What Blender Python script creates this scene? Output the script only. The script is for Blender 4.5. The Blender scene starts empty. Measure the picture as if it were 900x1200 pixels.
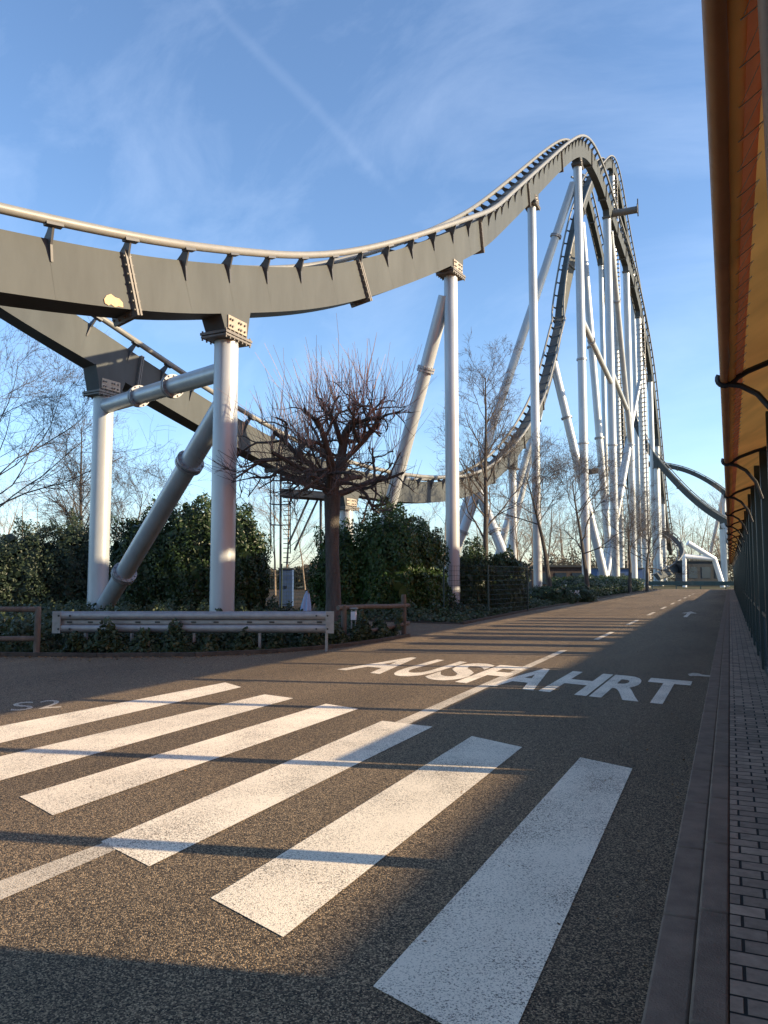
import bpy, math, random
import numpy as np
from mathutils import Vector, Matrix

random.seed(11)
rng = np.random.default_rng(11)
PI = math.pi
sc = bpy.context.scene
col = sc.collection

# ------------------------------------------------------------------ camera
FPX, CW, CH, HOR = 900.0, 900, 1200, 676.0
PITCH = math.atan((HOR - CH / 2) / FPX)
YAW = math.atan((855 - CW / 2) / FPX * math.cos(PITCH))
CAMZ = 1.6
cd = bpy.data.cameras.new('camera')
cam = bpy.data.objects.new('camera', cd)
col.objects.link(cam)
cd.sensor_fit = 'VERTICAL'
cd.sensor_height = 36.0
cd.lens = 36.0 * FPX / CH
cd.clip_start, cd.clip_end = 0.05, 3000
cam.location = (0, 0, CAMZ)
cam.rotation_euler = (PI / 2 + PITCH, 0, YAW)
sc.camera = cam
CO = np.array([0, 0, CAMZ])
FH = np.array([-math.sin(YAW), math.cos(YAW), 0.0])
RT = np.array([math.cos(YAW), math.sin(YAW), 0.0])
FW = FH * math.cos(PITCH) + np.array([0, 0, math.sin(PITCH)])
UP = -FH * math.sin(PITCH) + np.array([0, 0, math.cos(PITCH)])


def W(px, py, D):
    """world point measured off the photograph, D metres away"""
    return CO + D * (FW + (px - 450) / FPX * RT + (600 - py) / FPX * UP)


def G(px, py, z=0.0):
    d = FW + (px - 450) / FPX * RT + (600 - py) / FPX * UP
    return CO + d * ((z - CAMZ) / d[2])


def PX(p):
    v = np.asarray(p, float) - CO
    d = v @ FW
    return 450 + FPX * (v @ RT) / d, 600 - FPX * (v @ UP) / d


# ------------------------------------------------------------------ light
SUN_AZ, SUN_EL = math.radians(76), math.radians(20)
SD = Vector((math.sin(SUN_AZ) * math.cos(SUN_EL), math.cos(SUN_AZ) * math.cos(SUN_EL), math.sin(SUN_EL)))
ld = bpy.data.lights.new('sun', 'SUN')
ld.energy = 5.0
ld.angle = math.radians(0.53)
ld.color = (1.0, 0.77, 0.49)
sun = bpy.data.objects.new('sun', ld)
col.objects.link(sun)
sun.rotation_euler = SD.to_track_quat('Z', 'Y').to_euler()
sun.location = (30, 10, 40)

world = bpy.data.worlds.new('World')
sc.world = world
world.use_nodes = True
nt = world.node_tree
nt.nodes.clear()


def N(t, typ, **kw):
    n = t.nodes.new(typ)
    for k, v in kw.items():
        if k in n.inputs:
            n.inputs[k].default_value = v
        else:
            setattr(n, k, v)
    return n


out = N(nt, 'ShaderNodeOutputWorld')
bg = N(nt, 'ShaderNodeBackground', Strength=0.128)
sky = N(nt, 'ShaderNodeTexSky', sky_type='NISHITA', sun_disc=False, sun_elevation=SUN_EL, sun_rotation=SUN_AZ,
        air_density=1.0, dust_density=0.7, ozone_density=3.7, altitude=100)
tc = N(nt, 'ShaderNodeTexCoord')
# thin cirrus, laid out on the sky dome
mp = N(nt, 'ShaderNodeMapping')
mp.inputs['Rotation'].default_value = (0.35, 0.5, 0.9)
mp.inputs['Scale'].default_value = (1.1, 7.0, 4.5)
nz = N(nt, 'ShaderNodeTexNoise', Scale=1.5, Detail=7.0, Roughness=0.62, Distortion=0.5)
rp = N(nt, 'ShaderNodeValToRGB')
rp.color_ramp.elements[0].position = 0.46
rp.color_ramp.elements[1].position = 0.86
rp.color_ramp.elements[0].color = (0, 0, 0, 1)
rp.color_ramp.elements[1].color = (0.11, 0.11, 0.11, 1)
mx = N(nt, 'ShaderNodeMix', data_type='RGBA')
nt.links.new(tc.outputs['Generated'], mp.inputs['Vector'])
nt.links.new(mp.outputs[0], nz.inputs['Vector'])
nt.links.new(nz.outputs[0], rp.inputs[0])
nt.links.new(rp.outputs[0], mx.inputs[0])
nt.links.new(sky.outputs[0], mx.inputs[6])
mx.inputs[7].default_value = (6.5, 7.2, 8.4, 1)
# one thin old vapour trail
def SDIR(px, py):
    d = FW + (px - 450) / FPX * RT + (600 - py) / FPX * UP
    return d / np.linalg.norm(d)
d1, d2 = SDIR(262, 15), SDIR(425, 188)
pn = np.cross(d1, d2); pn /= np.linalg.norm(pn)
md = (d1 + d2) / np.linalg.norm(d1 + d2)
nn1 = N(nt, 'ShaderNodeTexNoise', Scale=9.0, Detail=6.0, Roughness=0.7)
nt.links.new(tc.outputs['Generated'], nn1.inputs['Vector'])
dp = N(nt, 'ShaderNodeVectorMath', operation='DOT_PRODUCT'); dp.inputs[1].default_value = tuple(pn)
nt.links.new(tc.outputs['Generated'], dp.inputs[0])
wob = N(nt, 'ShaderNodeMath', operation='MULTIPLY_ADD'); wob.inputs[1].default_value = .018; 
nt.links.new(nn1.outputs[0], wob.inputs[0]); nt.links.new(dp.outputs['Value'], wob.inputs[2])
sb = N(nt, 'ShaderNodeMath', operation='SUBTRACT'); sb.inputs[1].default_value = .009
nt.links.new(wob.outputs[0], sb.inputs[0])
ab = N(nt, 'ShaderNodeMath', operation='ABSOLUTE'); nt.links.new(sb.outputs[0], ab.inputs[0])
mr = N(nt, 'ShaderNodeMapRange', interpolation_type='SMOOTHSTEP')
mr.inputs[1].default_value, mr.inputs[2].default_value, mr.inputs[3].default_value, mr.inputs[4].default_value = 0.0, .010, .022, 0.0
nt.links.new(ab.outputs[0], mr.inputs[0])
dm = N(nt, 'ShaderNodeVectorMath', operation='DOT_PRODUCT'); dm.inputs[1].default_value = tuple(md)
nt.links.new(tc.outputs['Generated'], dm.inputs[0])
mr2 = N(nt, 'ShaderNodeMapRange', interpolation_type='SMOOTHSTEP')
mr2.inputs[1].default_value, mr2.inputs[2].default_value = float(md @ d1) - .012, float(md @ d1) + .006
nt.links.new(dm.outputs['Value'], mr2.inputs[0])
ml = N(nt, 'ShaderNodeMath', operation='MULTIPLY'); nt.links.new(mr.outputs[0], ml.inputs[0]); nt.links.new(mr2.outputs[0], ml.inputs[1])
mx2 = N(nt, 'ShaderNodeMix', data_type='RGBA'); mx2.inputs[7].default_value = (7.5, 8.2, 9.4, 1)
nt.links.new(ml.outputs[0], mx2.inputs[0]); nt.links.new(mx.outputs[2], mx2.inputs[6])
nt.links.new(mx2.outputs[2], bg.inputs[0])
nt.links.new(bg.outputs[0], out.inputs[0])

vs = sc.view_settings
vs.view_transform, vs.look, vs.gamma, vs.exposure = 'Standard', 'None', 1.0, 1.15
sc.cycles.use_denoising = True
sc.cycles.denoiser = 'OPENIMAGEDENOISE'
sc.cycles.max_bounces = 6
sc.cycles.transparent_max_bounces = 8
sc.cycles.sample_clamp_indirect = 4.0

# ------------------------------------------------------------------ materials
def mat(name):
    m = bpy.data.materials.new(name)
    m.use_nodes = True
    t = m.node_tree
    b = t.nodes['Principled BSDF']
    return m, t, b


def paint(name, c, rough=0.45, metal=0.0, var=0.10, scale=1.2, bump=0.0, bscale=60, streak=True, spec=0.5):
    m, t, b = mat(name)
    tcn = N(t, 'ShaderNodeTexCoord')
    mpn = N(t, 'ShaderNodeMapping')
    mpn.inputs['Scale'].default_value = (1, 1, 0.25 if streak else 1)
    n1 = N(t, 'ShaderNodeTexNoise', Scale=scale, Detail=6.0, Roughness=0.65)
    t.links.new(tcn.outputs['Object'], mpn.inputs[0])
    t.links.new(mpn.outputs[0], n1.inputs['Vector'])
    r = N(t, 'ShaderNodeValToRGB')
    r.color_ramp.elements[0].position = 0.3
    r.color_ramp.elements[1].position = 0.7
    r.color_ramp.elements[0].color = tuple(x * (1 - var) for x in c) + (1,)
    r.color_ramp.elements[1].color = tuple(min(1, x * (1 + var)) for x in c) + (1,)
    t.links.new(n1.outputs[0], r.inputs[0])
    t.links.new(r.outputs[0], b.inputs['Base Color'])
    b.inputs['Roughness'].default_value = rough
    b.inputs['Metallic'].default_value = metal
    b.inputs['Specular IOR Level'].default_value = spec
    if bump:
        n2 = N(t, 'ShaderNodeTexNoise', Scale=bscale, Detail=4.0)
        t.links.new(tcn.outputs['Object'], n2.inputs['Vector'])
        bp = N(t, 'ShaderNodeBump', Strength=bump, Distance=0.01)
        t.links.new(n2.outputs[0], bp.inputs['Height'])
        t.links.new(bp.outputs[0], b.inputs['Normal'])
    return m


def leafmat(name, c0, c1, rough=0.45, trans=0.25):
    m, t, b = mat(name)
    g = N(t, 'ShaderNodeNewGeometry')
    r = N(t, 'ShaderNodeValToRGB')
    r.color_ramp.elements[0].color = c0 + (1,)
    r.color_ramp.elements[1].color = c1 + (1,)
    t.links.new(g.outputs['Random Per Island'], r.inputs[0])
    t.links.new(r.outputs[0], b.inputs['Base Color'])
    b.inputs['Roughness'].default_value = rough
    b.inputs['Specular IOR Level'].default_value = 0.35
    if trans:
        tr = N(t, 'ShaderNodeBsdfTranslucent')
        t.links.new(r.outputs[0], tr.inputs[0])
        ms = N(t, 'ShaderNodeMixShader')
        ms.inputs[0].default_value = trans
        t.links.new(b.outputs[0], ms.inputs[1])
        t.links.new(tr.outputs[0], ms.inputs[2])
        t.links.new(ms.outputs[0], t.nodes['Material Output'].inputs[0])
    return m


def asphalt(name, dark, light, white=None, wear=0.35):
    """chip-sealed asphalt; with white: road paint worn down to the chips"""
    m, t, b = mat(name)
    tcn = N(t, 'ShaderNodeTexCoord')
    v = N(t, 'ShaderNodeTexVoronoi', Scale=150.0)
    t.links.new(tcn.outputs['Object'], v.inputs['Vector'])
    sep = N(t, 'ShaderNodeSeparateColor')
    t.links.new(v.outputs['Color'], sep.inputs[0])
    r = N(t, 'ShaderNodeValToRGB')
    r.color_ramp.interpolation = 'LINEAR'
    r.color_ramp.elements[0].position = 0.05
    r.color_ramp.elements[0].color = dark + (1,)
    r.color_ramp.elements[1].position = 1.0
    r.color_ramp.elements[1].color = light + (1,)
    e = r.color_ramp.elements.new(0.62)
    e.color = tuple(0.74 * a + 0.26 * c for a, c in zip(dark, light)) + (1,)
    t.links.new(sep.outputs[0], r.inputs[0])
    # broad stains, tyre-polished bands
    n1 = N(t, 'ShaderNodeTexNoise', Scale=0.35, Detail=5.0, Roughness=0.6)
    mpn = N(t, 'ShaderNodeMapping')
    mpn.inputs['Scale'].default_value = (1.6, 0.35, 1)
    t.links.new(tcn.outputs['Object'], mpn.inputs[0])
    t.links.new(mpn.outputs[0], n1.inputs['Vector'])
    r1 = N(t, 'ShaderNodeMapRange')
    r1.inputs[1].default_value, r1.inputs[2].default_value = 0.3, 0.7
    r1.inputs[3].default_value, r1.inputs[4].default_value = 0.70, 1.2
    t.links.new(n1.outputs[0], r1.inputs[0])
    mu = N(t, 'ShaderNodeMix', data_type='RGBA', blend_type='MULTIPLY')
    mu.inputs[0].default_value = 1.0
    t.links.new(r.outputs[0], mu.inputs[6])
    t.links.new(r1.outputs[0], mu.inputs[7])
    colour = mu.outputs[2]
    if white:
        v2 = N(t, 'ShaderNodeTexNoise', Scale=120.0, Detail=3.0, Roughness=0.7)
        t.links.new(tcn.outputs['Object'], v2.inputs['Vector'])
        n3 = N(t, 'ShaderNodeTexNoise', Scale=1.3, Detail=4.0)
        t.links.new(tcn.outputs['Object'], n3.inputs['Vector'])
        ad = N(t, 'ShaderNodeMath', operation='MULTIPLY_ADD')
        ad.inputs[1].default_value = 0.3
        t.links.new(n3.outputs[0], ad.inputs[0])
        t.links.new(v2.outputs[0], ad.inputs[2])
        rw = N(t, 'ShaderNodeValToRGB')
        rw.color_ramp.elements[0].position = wear + 0.25
        rw.color_ramp.elements[1].position = wear + 0.37
        t.links.new(ad.outputs[0], rw.inputs[0])
        wc = N(t, 'ShaderNodeMix', data_type='RGBA')
        t.links.new(rw.outputs[0], wc.inputs[0])
        t.links.new(colour, wc.inputs[6])
        wn = N(t, 'ShaderNodeMix', data_type='RGBA', blend_type='MULTIPLY')
        wn.inputs[0].default_value = 0.6
        wn.inputs[6].default_value = white + (1,)
        t.links.new(r1.outputs[0], wn.inputs[7])
        t.links.new(wn.outputs[2], wc.inputs[7])
        colour = wc.outputs[2]
    t.links.new(colour, b.inputs['Base Color'])
    b.inputs['Roughness'].default_value = 0.85
    b.inputs['Specular IOR Level'].default_value = 0.25
    bp = N(t, 'ShaderNodeBump', Strength=0.9 if not white else 0.3, Distance=0.006)
    bp.invert = True
    t.links.new(v.outputs['Distance'], bp.inputs['Height'])
    t.links.new(bp.outputs[0], b.inputs['Normal'])
    return m


M = {}
M['asphalt'] = asphalt('chip_asphalt', (0.016, 0.0135, 0.0115), (0.44, 0.318, 0.19))
M['roadpaint'] = asphalt('worn_road_paint', (0.03, 0.026, 0.022), (0.22, 0.18, 0.14), (0.80, 0.71, 0.565), 0.275)
M['roadpaint_old'] = asphalt('faded_road_paint', (0.03, 0.026, 0.022), (0.22, 0.18, 0.14), (0.62, 0.545, 0.43), 0.295)
M['kerb'] = paint('concrete_kerb', (0.19, 0.138, 0.102), 0.9, var=0.25, scale=5, bump=0.5, bscale=120, streak=False, spec=0.2)
M['edgestone'] = paint('weathered_edging', (0.075, 0.066, 0.056), 0.95, var=0.35, scale=6, bump=0.6, bscale=60, streak=False, spec=0.1)
M['soil'] = paint('dark_soil', (0.05, 0.038, 0.026), 0.95, var=0.4, scale=3, bump=0.8, bscale=25, streak=False, spec=0.1)
M['land'] = paint('open_ground', (0.06, 0.06, 0.035), 0.95, var=0.3, scale=0.4, bump=0.5, bscale=8, streak=False, spec=0.1)
M['spine'] = paint('grey_track_paint', (0.076, 0.086, 0.089), 0.62, var=0.13, scale=1.1, bump=0.05, bscale=3, spec=0.12)
M['rail'] = paint('pale_grey_rail_paint', (0.20, 0.205, 0.195), 0.45, var=0.10, scale=2.5, streak=False)
M['tie'] = paint('dark_grey_tie_paint', (0.06, 0.064, 0.07), 0.5, var=0.12, scale=3)
M['flange'] = paint('bolted_flange_steel', (0.13, 0.125, 0.115), 0.55, var=0.25, scale=6)
M['boltplate'] = paint('bolt_plate_primer', (0.30, 0.265, 0.215), 0.55, var=0.2, scale=5)
M['chip'] = paint('bare_primer_patch', (0.50, 0.36, 0.22), 0.8, var=0.2, scale=14)
M['column'] = paint('silver_white_paint', (0.40, 0.44, 0.47), 0.36, metal=0.2, var=0.13, scale=1.5)
M['colflange'] = paint('column_flange_steel', (0.30, 0.31, 0.33), 0.5, metal=0.3, var=0.2, scale=5)
M['whitesteel'] = paint('white_steel', (0.72, 0.74, 0.76), 0.4, var=0.06)
M['galv'] = paint('galvanised_steel', (0.30, 0.30, 0.30), 0.45, metal=0.55, var=0.18, scale=7, streak=False)
M['wood'] = paint('weathered_wood', (0.105, 0.088, 0.070), 0.85, var=0.4, scale=9, bump=0.5, bscale=40)
M['bark'] = paint('tree_bark', (0.066, 0.060, 0.053), 0.9, var=0.4, scale=9, bump=1.0, bscale=28)
for n_ in M['bark'].node_tree.nodes:
    if n_.type == 'BUMP':
        n_.inputs['Distance'].default_value = 0.035
M['twig'] = paint('dark_twigs', (0.066, 0.056, 0.049), 0.85, var=0.3, scale=3)
M['shoot'] = paint('reddish_shoots', (0.34, 0.23, 0.18), 0.7, var=0.25, scale=2)
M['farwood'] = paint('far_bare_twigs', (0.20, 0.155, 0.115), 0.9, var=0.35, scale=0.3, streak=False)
M['darkgreen'] = paint('dark_green_steel', (0.012, 0.026, 0.028), 0.35, var=0.2, scale=3)
M['black'] = paint('black_steel', (0.012, 0.013, 0.017), 0.4, var=0.2, scale=3)
M['wire'] = paint('green_wire', (0.012, 0.03, 0.026), 0.5, var=0.1)
M['cord'] = paint('grey_lacing_cord', (0.42, 0.37, 0.30), 0.8, var=0.2, scale=20)
M['bluebox'] = paint('blue_grey_paint', (0.03, 0.075, 0.19), 0.8, var=0.15, scale=2)
M['palecloth'] = paint('pale_blue_cloth', (0.34, 0.47, 0.68), 0.8, var=0.25, scale=5)
M['platform'] = paint('dark_galvanised', (0.05, 0.062, 0.075), 0.6, var=0.2, scale=3)
M['shed'] = paint('dark_brown_cladding', (0.05, 0.038, 0.034), 0.8, var=0.25, scale=3)
M['dkbox'] = paint('dark_blue_grey_panel', (0.02, 0.028, 0.036), 0.7, var=0.3, scale=1)
M['teal'] = paint('teal_barrier_paint', (0.03, 0.075, 0.08), 0.5, var=0.2, scale=3)
M['leaf'] = leafmat('laurel_leaves', (0.013, 0.028, 0.012), (0.046, 0.082, 0.028), 0.38)
M['leafb'] = leafmat('evergreen_leaves', (0.016, 0.027, 0.018), (0.046, 0.072, 0.038), 0.45)
M['leafc'] = leafmat('bright_laurel_leaves', (0.020, 0.045, 0.013), (0.06, 0.12, 0.03), 0.4)
M['ivy'] = leafmat('ivy_leaves', (0.022, 0.036, 0.016), (0.07, 0.095, 0.04), 0.45)
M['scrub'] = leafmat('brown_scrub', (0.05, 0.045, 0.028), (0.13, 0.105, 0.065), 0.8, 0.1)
M['litter'] = leafmat('dead_leaves', (0.10, 0.05, 0.02), (0.30, 0.17, 0.07), 0.8, 0.1)

# membrane: orange coated fabric that lets some daylight through
def membrane(name, c, tr):
    m, t, b = mat(name)
    tcn = N(t, 'ShaderNodeTexCoord')
    n1 = N(t, 'ShaderNodeTexNoise', Scale=1.8, Detail=5.0)
    t.links.new(tcn.outputs['Object'], n1.inputs['Vector'])
    r = N(t, 'ShaderNodeValToRGB')
    r.color_ramp.elements[0].position, r.color_ramp.elements[1].position = 0.3, 0.7
    r.color_ramp.elements[0].color = tuple(x * 0.8 for x in c) + (1,)
    r.color_ramp.elements[1].color = tuple(min(1, x * 1.15) for x in c) + (1,)
    t.links.new(n1.outputs[0], r.inputs[0])
    t.links.new(r.outputs[0], b.inputs['Base Color'])
    b.inputs['Roughness'].default_value = 0.42
    n2 = N(t, 'ShaderNodeTexNoise', Scale=9.0, Detail=3.0)
    t.links.new(tcn.outputs['Object'], n2.inputs['Vector'])
    bp = N(t, 'ShaderNodeBump', Strength=0.25, Distance=0.02)
    t.links.new(n2.outputs[0], bp.inputs['Height'])
    t.links.new(bp.outputs[0], b.inputs['Normal'])
    tn = N(t, 'ShaderNodeBsdfTranslucent')
    t.links.new(r.outputs[0], tn.inputs[0])
    ms = N(t, 'ShaderNodeMixShader')
    ms.inputs[0].default_value = tr
    t.links.new(b.outputs[0], ms.inputs[1])
    t.links.new(tn.outputs[0], ms.inputs[2])
    t.links.new(ms.outputs[0], t.nodes['Material Output'].inputs[0])
    return m


M['membrane'] = membrane('orange_membrane', (0.70, 0.25, 0.04), 0.65)
M['membrane2'] = membrane('orange_roof_membrane', (0.72, 0.26, 0.05), 0.75)
M['membrane_shaded'] = membrane('shaded_edge_membrane', (0.42, 0.18, 0.06), 0.25)  # same orange fabric darkened: underside shade put into the colour
M['redband'] = membrane('red_edge_band', (0.60, 0.12, 0.03), 0.45)

# brick paving
def paving():
    m, t, b = mat('block_paving')
    tcn = N(t, 'ShaderNodeTexCoord')
    br = N(t, 'ShaderNodeTexBrick')
    br.offset = 0.5
    br.inputs['Scale'].default_value = 1.0
    br.inputs['Brick Width'].default_value = 0.205
    br.inputs['Row Height'].default_value = 0.125
    br.inputs['Mortar Size'].default_value = 0.008
    br.inputs['Mortar Smooth'].default_value = 0.35
    br.inputs['Bias'].default_value = 0.0
    br.inputs['Color1'].default_value = (0.38, 0.275, 0.20, 1)
    br.inputs['Color2'].default_value = (0.20, 0.148, 0.11, 1)
    br.inputs['Mortar'].default_value = (0.014, 0.013, 0.012, 1)
    t.links.new(tcn.outputs['Object'], br.inputs['Vector'])
    n1 = N(t, 'ShaderNodeTexNoise', Scale=14.0, Detail=6.0, Roughness=0.7)
    t.links.new(tcn.outputs['Object'], n1.inputs['Vector'])
    r1 = N(t, 'ShaderNodeMapRange')
    r1.inputs[1].default_value, r1.inputs[2].default_value = 0.3, 0.7
    r1.inputs[3].default_value, r1.inputs[4].default_value = 0.7, 1.25
    t.links.new(n1.outputs[0], r1.inputs[0])
    mu = N(t, 'ShaderNodeMix', data_type='RGBA', blend_type='MULTIPLY')
    mu.inputs[0].default_value = 1
    t.links.new(br.outputs['Color'], mu.inputs[6])
    t.links.new(r1.outputs[0], mu.inputs[7])
    t.links.new(mu.outputs[2], b.inputs['Base Color'])
    b.inputs['Roughness'].default_value = 0.85
    b.inputs['Specular IOR Level'].default_value = 0.25
    ad = N(t, 'ShaderNodeMath', operation='MULTIPLY_ADD')
    ad.inputs[1].default_value = -1.0
    t.links.new(br.outputs['Fac'], ad.inputs[0])
    sm = N(t, 'ShaderNodeMath', operation='MULTIPLY')
    sm.inputs[1].default_value = 0.35
    t.links.new(n1.outputs[0], sm.inputs[0])
    t.links.new(sm.outputs[0], ad.inputs[2])
    bp = N(t, 'ShaderNodeBump', Strength=0.8, Distance=0.008)
    t.links.new(ad.outputs[0], bp.inputs['Height'])
    t.links.new(bp.outputs[0], b.inputs['Normal'])
    return m


M['paving'] = paving()

# tinted railing glass
m_, t_, b_ = mat('tinted_panel_glass')
b_.inputs['Base Color'].default_value = (0.03, 0.05, 0.075, 1)
b_.inputs['Roughness'].default_value = 0.12
b_.inputs['Specular IOR Level'].default_value = 0.6
M['glass'] = m_

# ------------------------------------------------------------------ mesh building
class MB:
    def __init__(s):
        s.v, s.f = [], []

    def add(s, vs_, fs):
        o = len(s.v)
        s.v += [tuple(map(float, p)) for p in vs_]
        s.f += [tuple(i + o for i in f) for f in fs]
        return s

    def box(s, c, size, ax=None):
        c = np.asarray(c, float)
        A = np.eye(3) if ax is None else np.asarray(ax, float)
        h = np.asarray(size, float) / 2
        vs_ = [c + A[0] * h[0] * i + A[1] * h[1] * j + A[2] * h[2] * k for i in (-1, 1) for j in (-1, 1) for k in (-1, 1)]
        return s.add(vs_, [(0, 1, 3, 2), (4, 6, 7, 5), (0, 4, 5, 1), (2, 3, 7, 6), (0, 2, 6, 4), (1, 5, 7, 3)])

    def beam(s, a, b, w, h, up=(0, 0, 1)):
        a, b = np.asarray(a, float), np.asarray(b, float)
        t = (b - a); L = np.linalg.norm(t); t /= L
        u = np.asarray(up, float); u = u - t * (u @ t)
        if np.linalg.norm(u) < 1e-4:
            u = np.array([1.0, 0, 0]); u = u - t * (u @ t)
        u /= np.linalg.norm(u)
        return s.box((a + b) / 2, (w, L, h), (np.cross(t, u), t, u))

    def tube(s, path, rad, n=8, caps=True):
        P = [np.asarray(p, float) for p in path]
        k = len(P)
        R = [rad] * k if np.isscalar(rad) else list(rad)
        rings = []
        u = None
        for i in range(k):
            t = P[min(i + 1, k - 1)] - P[max(i - 1, 0)]
            t = t / (np.linalg.norm(t) + 1e-12)
            if u is None:
                u = np.array([0, 0, 1.0]) if abs(t[2]) < 0.9 else np.array([1.0, 0, 0])
            u = u - t * (u @ t)
            u /= np.linalg.norm(u) + 1e-12
            w = np.cross(t, u)
            rings += [P[i] + R[i] * (math.cos(a) * u + math.sin(a) * w) for a in (2 * PI * j / n for j in range(n))]
        fs = [(i * n + j, i * n + (j + 1) % n, (i + 1) * n + (j + 1) % n, (i + 1) * n + j) for i in range(k - 1) for j in range(n)]
        if caps:
            fs += [tuple(range(n - 1, -1, -1)), tuple((k - 1) * n + j for j in range(n))]
        return s.add(rings, fs)

    def ring(s, c, ax, r, h, n=20):
        c, ax = np.asarray(c, float), np.asarray(ax, float)
        ax = ax / np.linalg.norm(ax)
        return s.tube([c - ax * h / 2, c + ax * h / 2], r, n)

    def prism(s, poly, o, X, Y, Z, th):
        """poly in (X,Y) of frame, thickness th centred along Z"""
        o, X, Y, Z = (np.asarray(q, float) for q in (o, X, Y, Z))
        n = len(poly)
        vs_ = [o + X * a + Y * b - Z * th / 2 for a, b in poly] + [o + X * a + Y * b + Z * th / 2 for a, b in poly]
        fs = [tuple(range(n - 1, -1, -1)), tuple(range(n, 2 * n))]
        fs += [(i, (i + 1) % n, n + (i + 1) % n, n + i) for i in range(n)]
        return s.add(vs_, fs)

    def build(s, name, material, parent=None, smooth=True, bevel=0.0):
        org = np.zeros(3)
        if parent is not None:
            p = parent
            while p is not None:
                org += np.array(p.location)
                p = p.parent
        me = bpy.data.meshes.new(name)
        me.from_pydata([tuple(np.asarray(q) - org) for q in s.v], [], s.f)
        me.materials.append(M[material])
        me.update()
        if smooth and len(me.polygons):
            me.polygons.foreach_set('use_smooth', [True] * len(me.polygons))
            me.set_sharp_from_angle(angle=math.radians(38))
        o = bpy.data.objects.new(name, me)
        col.objects.link(o)
        if parent is not None:
            o.parent = parent
        if bevel:
            bm = o.modifiers.new('bevel', 'BEVEL')
            bm.width, bm.segments, bm.limit_method = bevel, 2, 'ANGLE'
        return o


def tag(o, label=None, cat=None, group=None, kind=None):
    for k, v in (('label', label), ('category', cat), ('group', group), ('kind', kind)):
        if v:
            o[k] = v
    return o


def empty(name, loc, label, cat, group=None):
    o = bpy.data.objects.new(name, None)
    col.objects.link(o)
    o.location = tuple(map(float, loc))
    o.empty_display_size = 0.3
    return tag(o, label, cat, group)


def sheet(name, pts, z, material, kind='structure'):
    mb = MB()
    mb.add([(p[0], p[1], z) for p in pts], [tuple(range(len(pts)))])
    return tag(mb.build(name, material, smooth=False), kind=kind)


# ------------------------------------------------------------------ ground
sheet('ground', [(-900, -300), (900, -300), (900, 1600), (-900, 1600)], -0.008, 'land')
edge = [(-60, 10.6), (-24, 10.9), (-15.5, 11.0), (-13.5, 11.15), (-11.6, 11.8), (-9.9, 12.7), (-8.8, 14.0), (-8.2, 15.5), (-7.95, 17.3), (-7.9, 19.2)]
edge2 = [(-8.25, 25.0), (-8.5, 31), (-8.7, 37), (-8.8, 60), (-8.6, 108)]
sheet('road', [(-0.345, -12), (-0.345, 108), (-8.6, 108), (-8.8, 60), (-8.7, 37), (-8.25, 25), (-7.9, 19.2)] + edge[::-1][1:] + [(-60, -12)], 0.0, 'asphalt')
sheet('path', [(-8.252, 25), (-17, 25.5), (-17, 19.8), (-7.902, 19.2)], 0.0, 'asphalt')
sheet('verge', edge + [(-17, 19.75), (-60, 20)], 0.012, 'soil')
sheet('verge', [(-60, 26), (-17, 25.55)] + edge2 + [(-60, 108)], 0.012, 'soil')

# kerbs and pavement on the right
PZ = 0.06
for nm, x0, x1, z1, ln in (('gutter_kerb', -0.345, -0.189, 0.012, 1.0), ('kerb', -0.184, -0.055, PZ, 1.0)):
    mb = MB()
    y = -8.0
    while y < 108:
        mb.box(((x0 + x1) / 2, y + ln / 2, z1 / 2 - 0.04), (x1 - x0, ln - 0.014, z1 + 0.08))
        y += ln
    tag(mb.build(nm, 'kerb', bevel=0.012), kind='structure')
sheet('pavement', [(-0.052, -8), (1.9, -8), (1.9, 108), (-0.052, 108)], PZ - 0.002, 'paving')
sheet('station_floor', [(1.9, -8), (16, -8), (16, 108), (1.9, 108)], PZ - 0.002, 'kerb')
# low stone edging round the planted verge
def edging(pts, nm):
    mb = MB()
    for a, b in zip(pts, pts[1:]):
        mb.beam((a[0], a[1], 0.02), (b[0], b[1], 0.02), 0.09, 0.12)
    tag(mb.build(nm, 'edgestone'), kind='structure')
edging([(p[0], p[1] + 0.05) for p in edge], 'edging_kerb')
edging([(p[0] - 0.05, p[1]) for p in edge2], 'edging_kerb')

# ------------------------------------------------------------------ road markings
def mark(mb, pix, z=0.004):
    mb.add([tuple(G(px, py)[:2]) + (z,) for px, py in pix], [tuple(range(len(pix)))])

stripes = [
    ([(-60, 863), (-60, 885), (283, 805.5), (264, 800)], 'farthest'),
    ([(-60, 901), (-60, 932), (344, 818.5), (310, 814)], ''),
    ([(23, 934), (62, 956), (420, 831), (382, 825)], ''),
    ([(118, 987), (175, 1016), (507, 852), (448, 845)], ''),
    ([(247, 1053), (332, 1099), (612, 876), (553, 863)], ''),
    ([(437, 1157), (590, 1240), (741, 901), (680, 888)], 'nearest'),
]
zeb = empty('zebra_crossing', G(330, 930), 'broad white zebra crossing stripes across the sunlit foreground of the road', 'zebra crossing')
for pts, _ in stripes:
    mb = MB(); mark(mb, pts); mb.build('stripe', 'roadpaint', zeb, smooth=False)

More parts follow.
